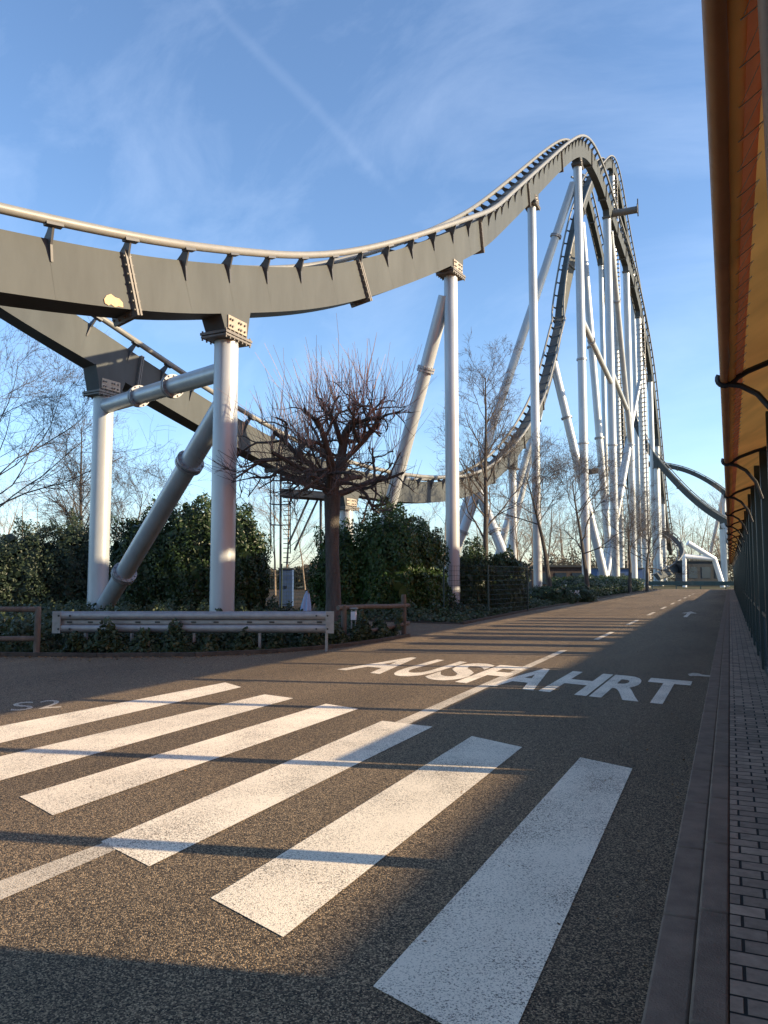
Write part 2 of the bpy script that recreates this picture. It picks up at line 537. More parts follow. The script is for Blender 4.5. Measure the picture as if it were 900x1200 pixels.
cl = empty('centre_line', (-3.1, 11, 0), 'thin white centre line running along the middle of the road with dashes farther on', 'road marking')
def rect(x0, x1, y0, y1, z=0.004):
    return MB().add([(x0, y0, z), (x1, y0, z), (x1, y1, z), (x0, y1, z)], [(0, 1, 2, 3)])
MB().add([tuple(G(*p)[:2]) + (0.002,) for p in [(-80, 1062), (-80, 1090), (150, 990), (140, 981)]], [(0, 1, 2, 3)]).build('line', 'roadpaint_old', cl, smooth=False)
MB().add([tuple(G(*p)[:2]) + (0.002,) for p in [(418, 866), (429, 872), (665, 762), (657, 762)]], [(0, 1, 2, 3)]).build('line', 'roadpaint_old', cl, smooth=False)
for y0 in (20.3, 27.0, 34, 41, 48, 55, 62, 69, 76):
    rect(-3.24, -3.10, y0, y0 + 3.0).build('dash', 'roadpaint_old', cl, smooth=False)

def letter_mesh(ch, offset):
    cu = bpy.data.curves.new('t', 'FONT')
    cu.body = ch
    cu.offset = offset
    cu.resolution_u = 4
    ob = bpy.data.objects.new('t', cu)
    col.objects.link(ob)
    dg = bpy.context.evaluated_depsgraph_get()
    me = bpy.data.meshes.new_from_object(ob.evaluated_get(dg))
    vs_ = [tuple(v.co) for v in me.vertices]
    fs = [tuple(p.vertices) for p in me.polygons]
    bpy.data.objects.remove(ob)
    bpy.data.curves.remove(cu)
    bpy.data.meshes.remove(me)
    return vs_, fs

def lettering(name, text, o, u, v, spans, label, material, offset=0.012):
    th = empty(name, o, label, 'road marking')
    o, u, v = np.array([o[0], o[1]]), np.asarray(u[:2]), np.asarray(v[:2])
    for i, ch in enumerate(text):
        vs_, fs = letter_mesh(ch, offset)
        xs = [p[0] for p in vs_]; ys = [p[1] for p in vs_]
        w, h, x0, y0 = max(xs) - min(xs), max(ys) - min(ys), min(xs), min(ys)
        mb = MB()
        pts = []
        for p in vs_:
            q = o + u * (spans[i][0] + (p[0] - x0) / w * (spans[i][1] - spans[i][0])) + v * ((p[1] - y0) / h)
            pts.append((q[0], q[1], 0.0045))
        mb.add(pts, fs)
        mb.build('letter', material, th, smooth=False)
    return th

A0 = G(398, 785)
A9 = G(771, 825)
uu = A9 - A0; UL = np.linalg.norm(uu); uu /= UL
def along(px):
    return float((G(px, 785 + (px - 398) * 40 / 373) - A0) @ uu)
spans = [(along(a), along(b)) for a, b in ((395, 445), (449, 489), (491, 532), (533, 570), (568, 625), (631, 687), (690, 748), (740, 799))]
lettering('road_lettering', 'AUSFAHRT', A0, uu, np.array([.02, 2.5]), spans,
          'long white letters AUSFAHRT painted across the road beyond the zebra crossing', 'roadpaint', 0.03)
B0 = G(10, 834)
lettering('road_lettering', 'S2', B0, (G(75, 829) - B0) / 2, G(22, 824) - G(18, 834), [(.05, .85), (1.05, 1.9)],
          'small grey painted letters in the shade at the left road edge', 'roadpaint_old', 0.0)
# small arrow marks farther along the lane
ar = empty('arrow_marking', (-1.9, 37, 0), 'short white arrow painted on the far lane of the road', 'road marking')
MB().add([(-1.75, 33, .004), (-1.6, 33, .004), (-1.6, 36.5, .004), (-1.35, 36.5, .004), (-1.68, 38.5, .004), (-2.0, 36.5, .004), (-1.75, 36.5, .004)], [(0, 1, 2, 3, 4, 5, 6)]).build('arrow', 'roadpaint_old', ar, smooth=False)
ar = empty('patch_marking', G(822, 791), 'small pale scrawl of worn paint beside the kerb past the letter T', 'road marking')
mb = MB()
mark(mb, [(806, 790.2), (812, 788.8), (819, 789.2), (823, 791), (840, 792.2), (840, 793.6), (826, 793.0), (817, 792.2), (808, 792.4)], 0.005)
mb.build('scrawl', 'roadpaint_old', ar, smooth=False)

# ------------------------------------------------------------------ coaster track
def spline(ctrl, step=0.7):
    P = np.array(ctrl, float)
    d = np.r_[0, np.cumsum(np.sqrt(np.linalg.norm(np.diff(P, axis=0), axis=1)))]
    n = len(P)
    h = np.diff(d)
    A = np.zeros((n, n)); B = np.zeros((n, 3))
    A[0, 0] = A[-1, -1] = 1
    for i in range(1, n - 1):
        A[i, i - 1], A[i, i], A[i, i + 1] = h[i - 1], 2 * (h[i - 1] + h[i]), h[i]
        B[i] = 6 * ((P[i + 1] - P[i]) / h[i] - (P[i] - P[i - 1]) / h[i - 1])
    S = np.linalg.solve(A, B)
    t = np.linspace(0, d[-1], 4000)
    k = np.clip(np.searchsorted(d, t) - 1, 0, n - 2)
    a, b = (d[k + 1] - t)[:, None], (t - d[k])[:, None]
    hk = h[k][:, None]
    Q = S[k] * a**3 / (6 * hk) + S[k + 1] * b**3 / (6 * hk) + (P[k] / hk - S[k] * hk / 6) * a + (P[k + 1] / hk - S[k + 1] * hk / 6) * b
    s = np.r_[0, np.cumsum(np.linalg.norm(np.diff(Q, axis=0), axis=1))]
    u = np.arange(0, s[-1], step)
    return np.stack([np.interp(u, s, Q[:, i]) for i in range(3)], 1)


class Track:
    SH, ST, SB = 1.47, 0.46, 0.36       # spine height, half widths top and bottom
    GA, RU, RR = 0.80, 0.31, 0.125       # half gauge, rail height over spine top, rail radius

    def __init__(s, ctrl, bank=lambda f: 0.0, scale=1.0, step=0.7):
        s.P = spline(ctrl, step)
        s.step = step
        n = len(s.P)
        T = np.gradient(s.P, axis=0)
        T /= np.linalg.norm(T, axis=1)[:, None]
        L = np.cross(T, np.array([0, 0, 1.0]))
        L /= np.linalg.norm(L, axis=1)[:, None]
        U = np.cross(L, T)
        b = np.array([bank(i / (n - 1)) for i in range(n)])[:, None]
        s.T, s.L, s.U = T, np.cos(b) * L + np.sin(b) * U, np.cos(b) * U - np.sin(b) * L
        s.k = scale
        s.px = np.array([PX(p)[0] for p in s.P])

    def at(s, px, after=0):
        i = after + int(np.argmin(np.abs(s.px[after:] - px)))
        return i

    def section(s, i, pts):
        return [s.P[i] + s.k * (a * s.L[i] + b * s.U[i]) for a, b in pts]

    def build(s, root, tie_step, splice_step, tie_off=0, splice_off=0, bolts=True, mats=('spine', 'rail', 'tie', 'flange')):
        n = len(s.P)
        h = s.SH / 2
        prof = [(-s.ST, h), (s.ST, h), (s.SB, -h), (-s.SB, -h)]
        mb = MB()
        vs_ = []
        for i in range(n):
            vs_ += s.section(i, prof)
        fs = [(i * 4 + j, i * 4 + (j + 1) % 4, i * 4 + 4 + (j + 1) % 4, i * 4 + 4 + j) for i in range(n - 1) for j in range(4)]
        fs += [(3, 2, 1, 0), tuple((n - 1) * 4 + j for j in range(4))]
        mb.add(vs_, fs)
        # web weld seams, faint: short vertical strips on the box sides
        for i in range(tie_off, n, tie_step):
            for sg in (-1, 1):
                a = s.P[i] + s.k * (sg * (s.ST - .02 + .004) * s.L[i] + (h - 0.3) * s.U[i])
                b = s.P[i] + s.k * (sg * (s.SB + 0.004) * s.L[i] - (h - 0.02) * s.U[i])
                q = [a - s.T[i] * .03, a + s.T[i] * .03, b + s.T[i] * .03, b - s.T[i] * .03]
                mb.add(q, [(0, 1, 2, 3) if sg > 0 else (3, 2, 1, 0)])
        s.spine = mb.build('spine', mats[0], root)
        for sg in (-1, 1):
            mb = MB()
            mb.tube([s.P[i] + s.k * (sg * s.GA * s.L[i] + (h + s.RU) * s.U[i]) for i in range(n)], s.RR * s.k, 10)
            mb.build('rail', mats[1], root)
        g, r = s.GA, h + s.RU
        U_ = [(-g - .07, r - .03), (-g + .12, r - .03), (-.50, h + .15), (-.27, h + .03), (-.12, h + .02), (.12, h + .02), (.27, h + .03), (.50, h + .15),
              (g - .12, r - .03), (g + .07, r - .03), (s.ST + .10, h - .18), (s.ST - .005, h - .56), (s.ST - .08, h - .2), (-s.ST + .08, h - .2), (-s.ST + .005, h - .56), (-s.ST - .10, h - .18)]
        for i in range(tie_off, n, tie_step):
            mb = MB()
            mb.prism([(a * s.k, b * s.k) for a, b in U_], s.P[i], s.L[i], s.U[i], s.T[i], 0.06 * s.k)
            for sg in (-1, 1):   # small head plate that carries the rail
                mb.box(s.P[i] + s.k * (sg * g * s.L[i] + (r - .11) * s.U[i]), (0.17 * s.k, 0.42 * s.k, 0.09 * s.k), (s.L[i], s.T[i], s.U[i]))
            mb.build('tie', mats[2], root, smooth=False)
        for i in (splice_off if isinstance(splice_off, list) else range(splice_off, n, splice_step)):
            mb = MB()
            e = .13
            for q in (-.05, .05):
                mb.prism([(a * s.k, b * s.k) for a, b in [(-s.ST - e, h + .03), (s.ST + e, h + .03), (s.SB + e, -h - e * 1.4), (-s.SB - e, -h - e * 1.4)]],
                         s.P[i] + s.T[i] * q, s.L[i], s.U[i], s.T[i], 0.06)
            if bolts:
                bm = mb
                for sg in (-1, 1):
                    for k in range(7):
                        c = s.P[i] + sg * (s.ST + .075 - (s.ST - s.SB) * k / 7) * s.L[i] + (h - .12 - k * .23) * s.U[i]
                        bm.tube([c - s.T[i] * .12, c + s.T[i] * .12], .03, 6)
                for k in (-.25, 0, .25):
                    c = s.P[i] + k * s.L[i] + (-h - .09) * s.U[i]
                    bm.tube([c - s.T[i] * .12, c + s.T[i] * .12], .03, 6)
            mb.build('splice_flange', mats[3], root, smooth=False)

    def foot(s, i):
        return s.P[i] - s.k * s.SH / 2 * s.U[i]

    def column(s, root, i, r, lean=(0, 0), flanges=(), sad=1.0, detail=True, label=None, ladder=False):
        """vertical column with its saddle under the spine"""
        h = s.SH / 2 * s.k
        f = s.foot(i)
        top = f - np.array([0, 0, sad])
        Th = np.array([s.T[i][0], s.T[i][1], 0.0]); Th /= np.linalg.norm(Th)
        Lh = np.array([Th[1], -Th[0], 0])
        z = np.array([0, 0, 1.0])
        # saddle: welded trapezoid hugging the spine
        mb = MB()
        k = s.k
        slope = s.T[i][2] / max(0.2, np.hypot(s.T[i][0], s.T[i][1]))
        up0, up1 = 0.80 * k, 0.54 * k
        w = (s.SB + .012) * k
        base = top + z * 0.09
        T8 = []
        for sg in (-1, 1):
            T8 += [f + sg * w * s.L[i] + s.U[i] * .05 - s.T[i] * up0, f + sg * w * s.L[i] + s.U[i] * .05 + s.T[i] * up0,
                   base + sg * w * Lh + Th * up1, base + sg * w * Lh - Th * up1]
        mb.add(T8, [(0, 3, 2, 1), (4, 5, 6, 7), (0, 4, 7, 3), (1, 2, 6, 5), (3, 7, 6, 2), (0, 1, 5, 4)])
        sd = mb.build('saddle', 'spine', root, smooth=False)
        fl = MB()
        fl.box(top + z * .05, (w * 2 + .24, up1 * 2 + .26, .08), (Lh, Th, z))
        fl.box(top - z * .045, (w * 2 + .20, up1 * 2 + .22, .06), (Lh, Th, z))
        if detail:
            for sg in (-1, 1):
                pl = MB()
                nrm = np.cross(T8[1 + (4 if sg > 0 else 0)] - T8[0 + (4 if sg > 0 else 0)], T8[3 + (4 if sg > 0 else 0)] - T8[0 + (4 if sg > 0 else 0)])
                nrm = nrm / np.linalg.norm(nrm)
                if nrm @ Lh * sg < 0:
                    nrm = -nrm
                c = base + sg * w * Lh + z * .30 + nrm * .02
                pl.box(c, (.05, up1 * 1.75, .42), (nrm, Th, np.cross(nrm, Th)))
                pl.build('bolt_plate', 'boltplate', sd, smooth=False)
                bm = fl
                for a in (-.48, -.34, .05, .19, .42):
                    for b in (-.11, .09):
                        cc = c + Th * a * up1 * 1.5 + z * b
                        bm.tube([cc, cc + nrm * .075], .035, 6)
            bm = fl
            for a in np.linspace(-1, 1, 7):
                for sg in (-1, 1):
                    cc = top + Th * a * (up1 + .07) + sg * Lh * (w + .07)
                    bm.tube([cc - z * .14, cc + z * .15], .03, 6)
        fl.build('head_flange', 'flange', sd, smooth=False)
        foot = np.array([top[0] + lean[0], top[1] + lean[1], 0.0])
        mb = MB()
        zs = [foot, top - z * .08]
        mb.tube(zs, r, 28)
        c = mb.build('support_column', 'column', root)
        if label:
            c['label'] = label
        ax = top - foot
        for q in flanges:
            fm = MB()
            pc = foot + ax * (q / ax[2])
            fm.ring(pc, ax, r * 1.22, .16, 24)
            fm.build('column_flange', 'colflange', c)
        fm = MB()
        fm.ring(foot + z * .05, z, r * 1.6, .1, 24)
        fm.build('base_plate', 'colflange', c)
        if ladder:
            lm = MB()
            side = np.array([0.75, -0.66, 0])
            for q in np.arange(3, top[2] - 1, .75):
                pc = foot + ax * (q / ax[2])
                lm.ring(pc, ax, r + .05, .05, 14)
                lm.ring(pc + side * (r + .4), ax, .36, .03, 10)
            lm.tube([foot + side * (r + .4) + np.array([.3, .2, 3]), top + side * (r + .4) + np.array([.3, .2, 0])], .03, 5)
            lm.tube([foot + side * (r + .4) + np.array([-.3, -.2, 3]), top + side * (r + .4) + np.array([-.3, -.2, 0])], .03, 5)
            lm.build('caged_ladder', 'colflange', c)
        return c, foot, top

    def leg(s, root, a, b, r, fl=(), name='support_leg'):
        a, b = np.asarray(a, float), np.asarray(b, float)
        mb = MB(); mb.tube([a, b], r, 24)
        c = mb.build(name, 'column', root)
        for q in fl:
            p = a + (b - a) * q
            ax = (b - a) / np.linalg.norm(b - a)
            fm = MB()
            fm.ring(p - ax * .07, ax, r * 1.36, .09, 24)
            fm.ring(p + ax * .07, ax, r * 1.36, .09, 24)
            if np.linalg.norm(p - CO) < 45:
                bm = fm
                u = np.cross(ax, [0, 0, 1.0]); u /= np.linalg.norm(u); w = np.cross(ax, u)
                for k in range(12):
                    an = 2 * PI * k / 12
                    pc = p + (r * 1.2) * (math.cos(an) * u + math.sin(an) * w)
                    bm.tube([pc - ax * .16, pc + ax * .16], .032, 6)
            fm.build('leg_flange', 'colflange', c)
        return c


def onX(px, X):
    """distance D at which the sight line of column px meets the plan line x = X"""
    a = FH + (px - 450) / FPX / math.cos(PITCH) * RT
    return X / a[0] / math.cos(PITCH) * 1.0

def WX(px, py, X):
    d = FW + (px - 450) / FPX * RT + (600 - py) / FPX * UP
    return CO + d * (X / d[0])

main_pts = [(-420, 238, 13.0), (-150, 288, 15.6), (0, 315, 17.6), (150, 337, 20.3), (270, 343, 24.2), (400, 334, 30), (535, 287, 38.2)]
ctrl = [W(*p) for p in main_pts]
ctrl += [WX(px, py, -12.0) for px, py in ((578, 259), (626, 214), (662, 181), (683, 179), (700, 210), (712, 245), (735, 313), (748, 363), (762, 440), (770, 515), (776, 575), (782, 620), (786, 648))]
main = Track(ctrl, bank=lambda f: math.radians(9) * max(0, 1 - f / 0.17) ** 0.6)
mroot = empty('coaster_track', (-12, 60, 0), 'near grey roller coaster hill sweeping from the left edge over the tall white columns', 'roller coaster')
i0 = main.at(150)
spl = [i0, main.at(402), main.at(553), main.at(615), main.at(654), main.at(690)]
spl += list(range(spl[-1] + 14, len(main.P) - 2, 14))
main.build(mroot, 3, 14, i0 % 3, [i0 + 3 * round((k - i0) / 3) for k in spl])
print('main len', len(main.P), 'ties', len(main.P) // 3)

c1, f1, t1 = main.column(mroot, main.at(258), .37, flanges=(), sad=.75, label='thick silver column standing behind the guard rail')
c2, f2, t2 = main.column(mroot, main.at(520), .33, sad=.55, flanges=())
c3, f3, t3 = main.column(mroot, main.at(622), .30, sad=.65)
c4, f4, t4 = main.column(mroot, main.at(676), .40, sad=.9, flanges=(14, 22))
c5, f5, t5 = main.column(mroot, main.at(711), .46, sad=.9, flanges=(17,), detail=False)
c6, f6, t6 = main.column(mroot, main.at(733.5), .46, sad=.8, detail=False, flanges=(20,))
c7, f7, t7 = main.column(mroot, main.at(748), .44, sad=.8, detail=False, ladder=True)
c8, f8, t8 = main.column(mroot, main.at(762), .44, sad=.8, detail=False, flanges=(18,))
c9, f9, t9 = main.column(mroot, main.at(770), .42, sad=.8, detail=False)
c10, f10, t10 = main.column(mroot, main.at(777), .42, sad=.8, detail=False)
Z = np.array([0, 0, 1.0])
main.leg(mroot, t2 - Z * 1.0 - np.array([.3, 0, 0]), np.array([-17.8, 37.0, 0]), .33, (.22,))
main.leg(mroot, t4 - Z * 1.6 - np.array([.4, 0, 0]), np.array([-25.5, 69, 0]), .40, (.13,))
main.leg(mroot, t5 - Z * 1.6 + np.array([.35, 0, 0]), f6 + Z * 20.5 - np.array([0, .5, 0]), .36, (.3,))
main.leg(mroot, f6 + Z * 20 - np.array([.2, 0, 0]), np.array([-14.9, 103, 0]), .40, (.3,))
main.leg(mroot, t7 - Z * 10, np.array([-17.5, 116, 0]), .36, (.3,))
main.leg(mroot, f4 + Z * 26, f5 + Z * 24.5, .3, (.3,), 'brace')
main.leg(mroot, f5 + Z * 26, f6 + Z * 24, .3, (), 'brace')
# maintenance stub that sticks out near the top
i = main.at(714)
p = main.foot(i) + np.array([.4, 0, .6])
mb = MB(); mb.tube([p, p + np.array([2.9, .4, .15])], .42, 16)
st = mb.build('beam_stub', 'flange', mroot)
mb = MB(); mb.beam(p + np.array([2.95, .4, -.7]), p + np.array([2.95, .4, 1.5]), .1, .14, (1, 0, 0)); mb.box(p + np.array([2.9, .4, .15]), (.08, 1.1, 1.0)); mb.build('end_plate', 'flange', st)
# primer patch on the spine beside the first splice
i = main.at(150)
mb = MB()
c = main.P[i] - .62 * main.T[i] + (main.SB + .012) * main.L[i] - .58 * main.U[i]
blob = [(-.30, .05), (-.2, .15), (-.06, .2), (.05, .12), (.17, .1), (.26, .0), (.24, -.12), (.1, -.1), (-.02, -.13), (-.12, -.06), (-.2, -.1), (-.3, -.05)]
nn = main.L[i] * math.cos(.062) - main.U[i] * math.sin(.062)
mb.prism(blob, c, main.T[i], np.cross(main.T[i], -nn), nn, .006)
mb.build('bare_patch', 'chip', main.spine, smooth=False)

# rear track that passes underneath and climbs behind
rear_pts = [(-330, 205, 24.5), (-120, 277, 26.5), (0, 343, 28.8), (100, 406, 31), (228, 484, 37), (350, 547, 43.5), (450, 574, 50), (520, 576, 58), (565, 561, 67), (600, 529, 75), (625, 488, 83), (642, 440, 91),
            (655, 384, 99), (667, 300, 106), (676, 238, 112), (684, 214, 118), (692, 238, 124), (702, 292, 131), (712, 360, 140), (722, 440, 152), (734, 535, 168)]
rear_pts = [W(*p) for p in rear_pts[:-8]] + [WX(*p) for p in ((655, 380, -19.6), (668, 303, -18.6), (680, 247, -17.6), (692, 215, -17.0), (703, 199, -16.6), (713.5, 192, -16.5), (722, 213, -16.5),
            (731, 262, -16.5), (741, 314, -16.5), (751, 370, -16.5), (761, 440, -16.4), (769, 510, -16.2), (776, 580, -16), (781, 642, -16))]
rear = Track(rear_pts, bank=lambda f: math.radians(8) * max(0, 1 - f / 0.2))
rroot = empty('coaster_track', (-20, 60, 0), 'rear grey coaster track dipping low behind the bare trees then climbing steeply', 'roller coaster')
rear.build(rroot, 3, 15, 2, 6)
r1, rf1, rt1 = rear.column(rroot, rear.at(122), .40, sad=.85, label='silver column at the left under the dipping track')
r2, rf2, rt2 = rear.column(rroot, rear.at(404), .42, sad=.9, detail=True)
r3, rf3, rt3 = rear.column(rroot, rear.at(598), .38, sad=.9, detail=False)
i = rear.at(647); q = rear.foot(i)
rear.leg(rroot, q, np.array([-13.2, 94, 0]), .5, (.25,))
rear.leg(rroot, q, np.array([-27.5, 93, 0]), .42, (.25,))
i = rear.at(679); q = rear.foot(i)
rear.leg(rroot, q - Z, np.array([-14.6, 108, 0]), .5, (.35, .6))
rear.leg(rroot, q - Z, np.array([-29.5, 106, 0]), .45, (.35, .6))
rear.column(rroot, rear.at(716), .5, sad=.9, detail=False, ladder=True)
rear.column(rroot, rear.at(741), .5, sad=.9, detail=False)
rear.column(rroot, rear.at(752), .5, sad=.9, detail=False)
i = rear.at(560); q = rear.foot(i)
rear.leg(rroot, q, np.array([-22.6, 62, 0]), .4, (.4,))
rear.leg(rroot, q, np.array([-15.6, 62, 0]), .4, (.4,))
# the two near columns are tied by a brace and a raking strut
rear.leg(mroot, np.array([rf1[0], rf1[1], rt1[2] - .45]) + np.array([.2, -.05, 0]), np.array([f1[0], f1[1], W(258, 441, 24.4)[2]]), .30, (.33, .62), 'brace')
rear.leg(mroot, np.array([rf1[0] + .35, rf1[1] - .1, .25]), np.array([f1[0], f1[1], W(258, 478, 24.4)[2]]), .34, (.22, .76), 'raking_strut')

# another descent behind, its wide dark underside seen between the columns
C = Track([WX(px, py, -22.5) for px, py in ((677, 215), (684, 222), (694, 258), (704, 302), (713, 352), (722, 425), (732, 520), (742, 610))], step=0.9, scale=1.25)
croot = empty('coaster_track', (-22, 150, 0), 'dark steep coaster descent seen between the two tallest white columns', 'roller coaster')
C.build(croot, 3, 14, 1, 4, bolts=False)
C.column(croot, C.at(704), .5, sad=.9, detail=False)
C.column(croot, C.at(722), .5, sad=.9, detail=False)

arch = Track([W(*p) for p in [(684, 555, 205), (720, 549, 202), (755, 545, 199), (780, 546, 196), (805, 552, 193), (830, 564, 190), (852, 580, 187), (880, 606, 184)]], step=1.0, scale=.72)
aroot = empty('coaster_track', (-8, 180, 0), 'farthest arched coaster track low over the end of the road', 'roller coaster')
arch.build(aroot, 3, 20, 1, 4, bolts=False)
arch.column(aroot, arch.at(849), .5, sad=.9, detail=False)
arch.column(aroot, arch.at(720), .5, sad=.9, detail=False)
i = arch.at(848); arch.leg(aroot, arch.foot(i), arch.foot(i) * np.array([1, 1, 0]) + np.array([-5, 2, 0]), .45)

drop = Track([W(*p) for p in [(738, 478, 142), (757, 521, 140), (777, 548, 137), (800, 573, 134), (825, 595, 131), (855, 614, 128), (895, 632, 125)]], step=0.9, scale=.68)
droot = empty('coaster_track', (-4, 130, 0), 'dark far coaster track sloping down to the right towards the orange canopy', 'roller coaster')
drop.build(droot, 3, 16, 1, 4, bolts=False)
drop.column(droot, drop.at(851), .5, sad=.9, detail=False)
drop.column(droot, drop.at(770), .45, sad=.9, detail=False)
i = drop.at(851); drop.leg(droot, drop.foot(i), drop.foot(i) * np.array([1, 1, 0]) + np.array([3.2, 0, 0]), .45)

low = Track([W(*p) for p in [(770, 622, 152), (782, 628, 150), (792, 634, 147), (799, 643, 143), (801, 653, 139), (797, 662, 135), (786, 670, 131), (770, 676, 127)]], bank=lambda f: math.radians(-35), step=0.9, scale=.8)
lroot = empty('coaster_track', (-7, 140, 0), 'low curving coaster track near the ground at the road end', 'roller coaster')
low.build(lroot, 3, 16, 1, 4, bolts=False)
low.column(lroot, low.at(797), .35, sad=.4, detail=False)

# white steel portal at the end of the road
pr = empty('steel_portal', W(820, 692, 120) * np.array([1, 1, 0]), 'white steel portal frame with sloping top at the end of the road', 'portal frame')
def g0(px, D):
    q = W(px, 676, D); return np.array([q[0], q[1], 0.0])
a, b = g0(802, 120), g0(847, 120)
def up_(px, py): return W(px, py, 120)
for nm, path, r in (('post', [a, up_(802, 652)], .32), ('beam', [up_(802, 652), up_(838, 655)], .38), ('sloping_leg', [up_(806, 636), up_(837, 655), b], .42)):
    mb = MB(); mb.tube(path, r, 12); mb.build(nm, 'whitesteel', pr)

# ------------------------------------------------------------------ foliage
def leaves(mb_pts, n_, size, outward=None, jitter=1.0, asp=0.5):
    P = np.asarray(mb_pts)
    n = len(P)
    d = rng.normal(size=(n, 3))
    d /= np.linalg.norm(d, axis=1)[:, None]
    if outward is not None:
        nrm = outward + jitter * rng.normal(size=(n, 3)) * .6
        nrm /= np.linalg.norm(nrm, axis=1)[:, None]
    else:
        nrm = rng.normal(size=(n, 3)); nrm /= np.linalg.norm(nrm, axis=1)[:, None]
    d = d - nrm * (d * nrm).sum(1)[:, None]
    d[:, 2] -= .35
    d = d - nrm * (d * nrm).sum(1)[:, None]
    d /= np.linalg.norm(d, axis=1)[:, None] + 1e-9
    w = np.cross(nrm, d)
    s = size * rng.uniform(.65, 1.25, n)[:, None]
    V = np.empty((n, 6, 3))
    bend = nrm * s * .12
    V[:, 0] = P - d * s * .5
    V[:, 1] = P - d * s * .1 + w * s * asp * .5 - bend
    V[:, 2] = P + d * s * .25 + w * s * asp * .4 - bend
    V[:, 3] = P + d * s * .55 - bend
    V[:, 4] = P + d * s * .25 - w * s * asp * .4 - bend
    V[:, 5] = P - d * s * .1 - w * s * asp * .5 - bend
    base = np.arange(n)[:, None] * 6
    F = np.concatenate([base + np.array([0, 1, 2, 3]), base + np.array([0, 3, 4, 5])], 0)
    return V.reshape(-1, 3), F


def mesh_np(name, V, F, material, parent=None):
    org = np.zeros(3)
    p = parent
    while p is not None:
        org += np.array(p.location); p = p.parent
    me = bpy.data.meshes.new(name)
    V = np.asarray(V) - org
    me.vertices.add(len(V)); me.vertices.foreach_set('co', V.astype(np.float32).ravel())
    k = F.shape[1]
    me.loops.add(F.size); me.loops.foreach_set('vertex_index', F.astype(np.int32).ravel())
    me.polygons.add(len(F))
    me.polygons.foreach_set('loop_start', np.arange(0, F.size, k, dtype=np.int32))
    me.materials.append(M[material]); me.update(calc_edges=True); me.validate()
    o = bpy.data.objects.new(name, me)
    col.objects.link(o)
    if parent is not None:
        o.parent = parent
    return o


def bushy(center, radii, n, boxy=2.6, seed=0, rough=.16):
    """points and outward normals in the outer shell of an uneven, rather boxy mass standing on the ground"""
    r = np.random.default_rng(seed)
    d = r.normal(size=(n, 3)); d[:, 2] = np.abs(d[:, 2]) * 1.0 - .25
    d /= np.linalg.norm(d, axis=1)[:, None]
    rad = np.asarray(radii, float)
    k = (np.abs(d) ** boxy).sum(1) ** (-1 / boxy)
    ph = r.uniform(0, 6.28, 9)
    bump = 1 + rough * (np.sin(d[:, 0] * 5 + ph[0]) * np.sin(d[:, 2] * 6 + ph[1]) + .6 * np.sin(d[:, 1] * 9 + ph[2] + d[:, 0] * 7) + .5 * np.sin(d[:, 2] * 14 + ph[3] + d[:, 0] * 11 + d[:, 1] * 9))
    sh = 1 - np.abs(r.normal(size=n)) * .10 + np.minimum(r.exponential(.014, n), .05)
    P = np.asarray(center) + d * rad * (k * bump * sh)[:, None]
    nrm = d / rad; nrm /= np.linalg.norm(nrm, axis=1)[:, None]
    ok = P[:, 2] > 0.03
    return P[ok], nrm[ok]


def hedge(name, blobs, leaf, material, label, cat, group=None, dens=1.0):
    c0 = np.mean([b[0] for b in blobs], axis=0)
    root = empty(name, (c0[0], c0[1], 0), label, cat, group)
    Vs, Fs, o = [], [], 0
    core = MB()
    for j, (c, rad, n, boxy) in enumerate(blobs):
        rad = (rad[0], rad[1], rad[2] + c[2] * .5); c = np.array([c[0], c[1], c[2] * .5])
        P, nr = bushy(c, rad, int(n * dens * 1.9), boxy, seed=hash(name) % 1000 + j if False else 100 + j + int(abs(c[0] * 10)))
        V, F = leaves(P, None, leaf * .74, nr, .8)
        Vs.append(V); Fs.append(F + o); o += len(V)
        # woody, leafy inside so that the mass is not hollow
        P2, n2 = bushy(np.asarray(c), np.asarray(rad) * .82, int(n * .35), boxy, seed=900 + j + int(abs(c[0] * 10)), rough=.1)
        V, F = leaves(P2, None, leaf * 2.1, n2, .5, .8)
        Vs.append(V); Fs.append(F + o); o += len(V)
        for k in range(6):
            a = random.uniform(0, 6.28)
            core.tube([(c[0] + .2 * math.cos(a), c[1] + .2 * math.sin(a), 0), (c[0] + rad[0] * .6 * math.cos(a), c[1] + rad[1] * .6 * math.sin(a), c[2] + rad[2] * .55)], [.05, .015], 5)
    mesh_np('foliage', np.concatenate(Vs), np.concatenate(Fs), material, root)
    core.build('branches', 'bark', root)
    return root


def gp(px, D, z=0.0):
    q = W(px, 676, D)
    return np.array([q[0], q[1], z])

# left evergreen bank
hedge('evergreen_hedge', [(gp(-60, 36, 1.6), (4.2, 2.2, 2.3), 7000, 2.6), (gp(30, 36, 1.7), (2.6, 2.0, 2.2), 7000, 2.4), (gp(85, 36, 1.6), (1.8, 1.8, 2.6), 5000, 2.4)], .17, 'leafb',
      'long dark evergreen hedge at the far left behind the wooden fence', 'hedge')
hedge('laurel_bush', [(gp(170, 35, 1.8), (1.9, 1.5, 2.6), 7000, 2.4), (gp(222, 34.5, 2.0), (2.0, 1.6, 2.95), 8000, 2.3), (gp(282, 34, 1.7), (1.2, 1.2, 2.7), 5000, 2.3)], .20, 'leaf',
      'big rounded dark laurel bush between the two near silver columns', 'bush')
hedge('laurel_hedge', [(gp(402, 33.5, 1.4), (1.3, 1.3, 2.2), 5000, 2.8), (gp(455, 33, 1.7), (1.7, 1.4, 2.55), 8000, 3.0), (gp(497, 33.5, 1.5), (1.0, 1.3, 2.3), 5000, 2.8)], .19, 'leafc',
      'dense clipped laurel hedge with bright green top behind the pollarded tree', 'hedge')
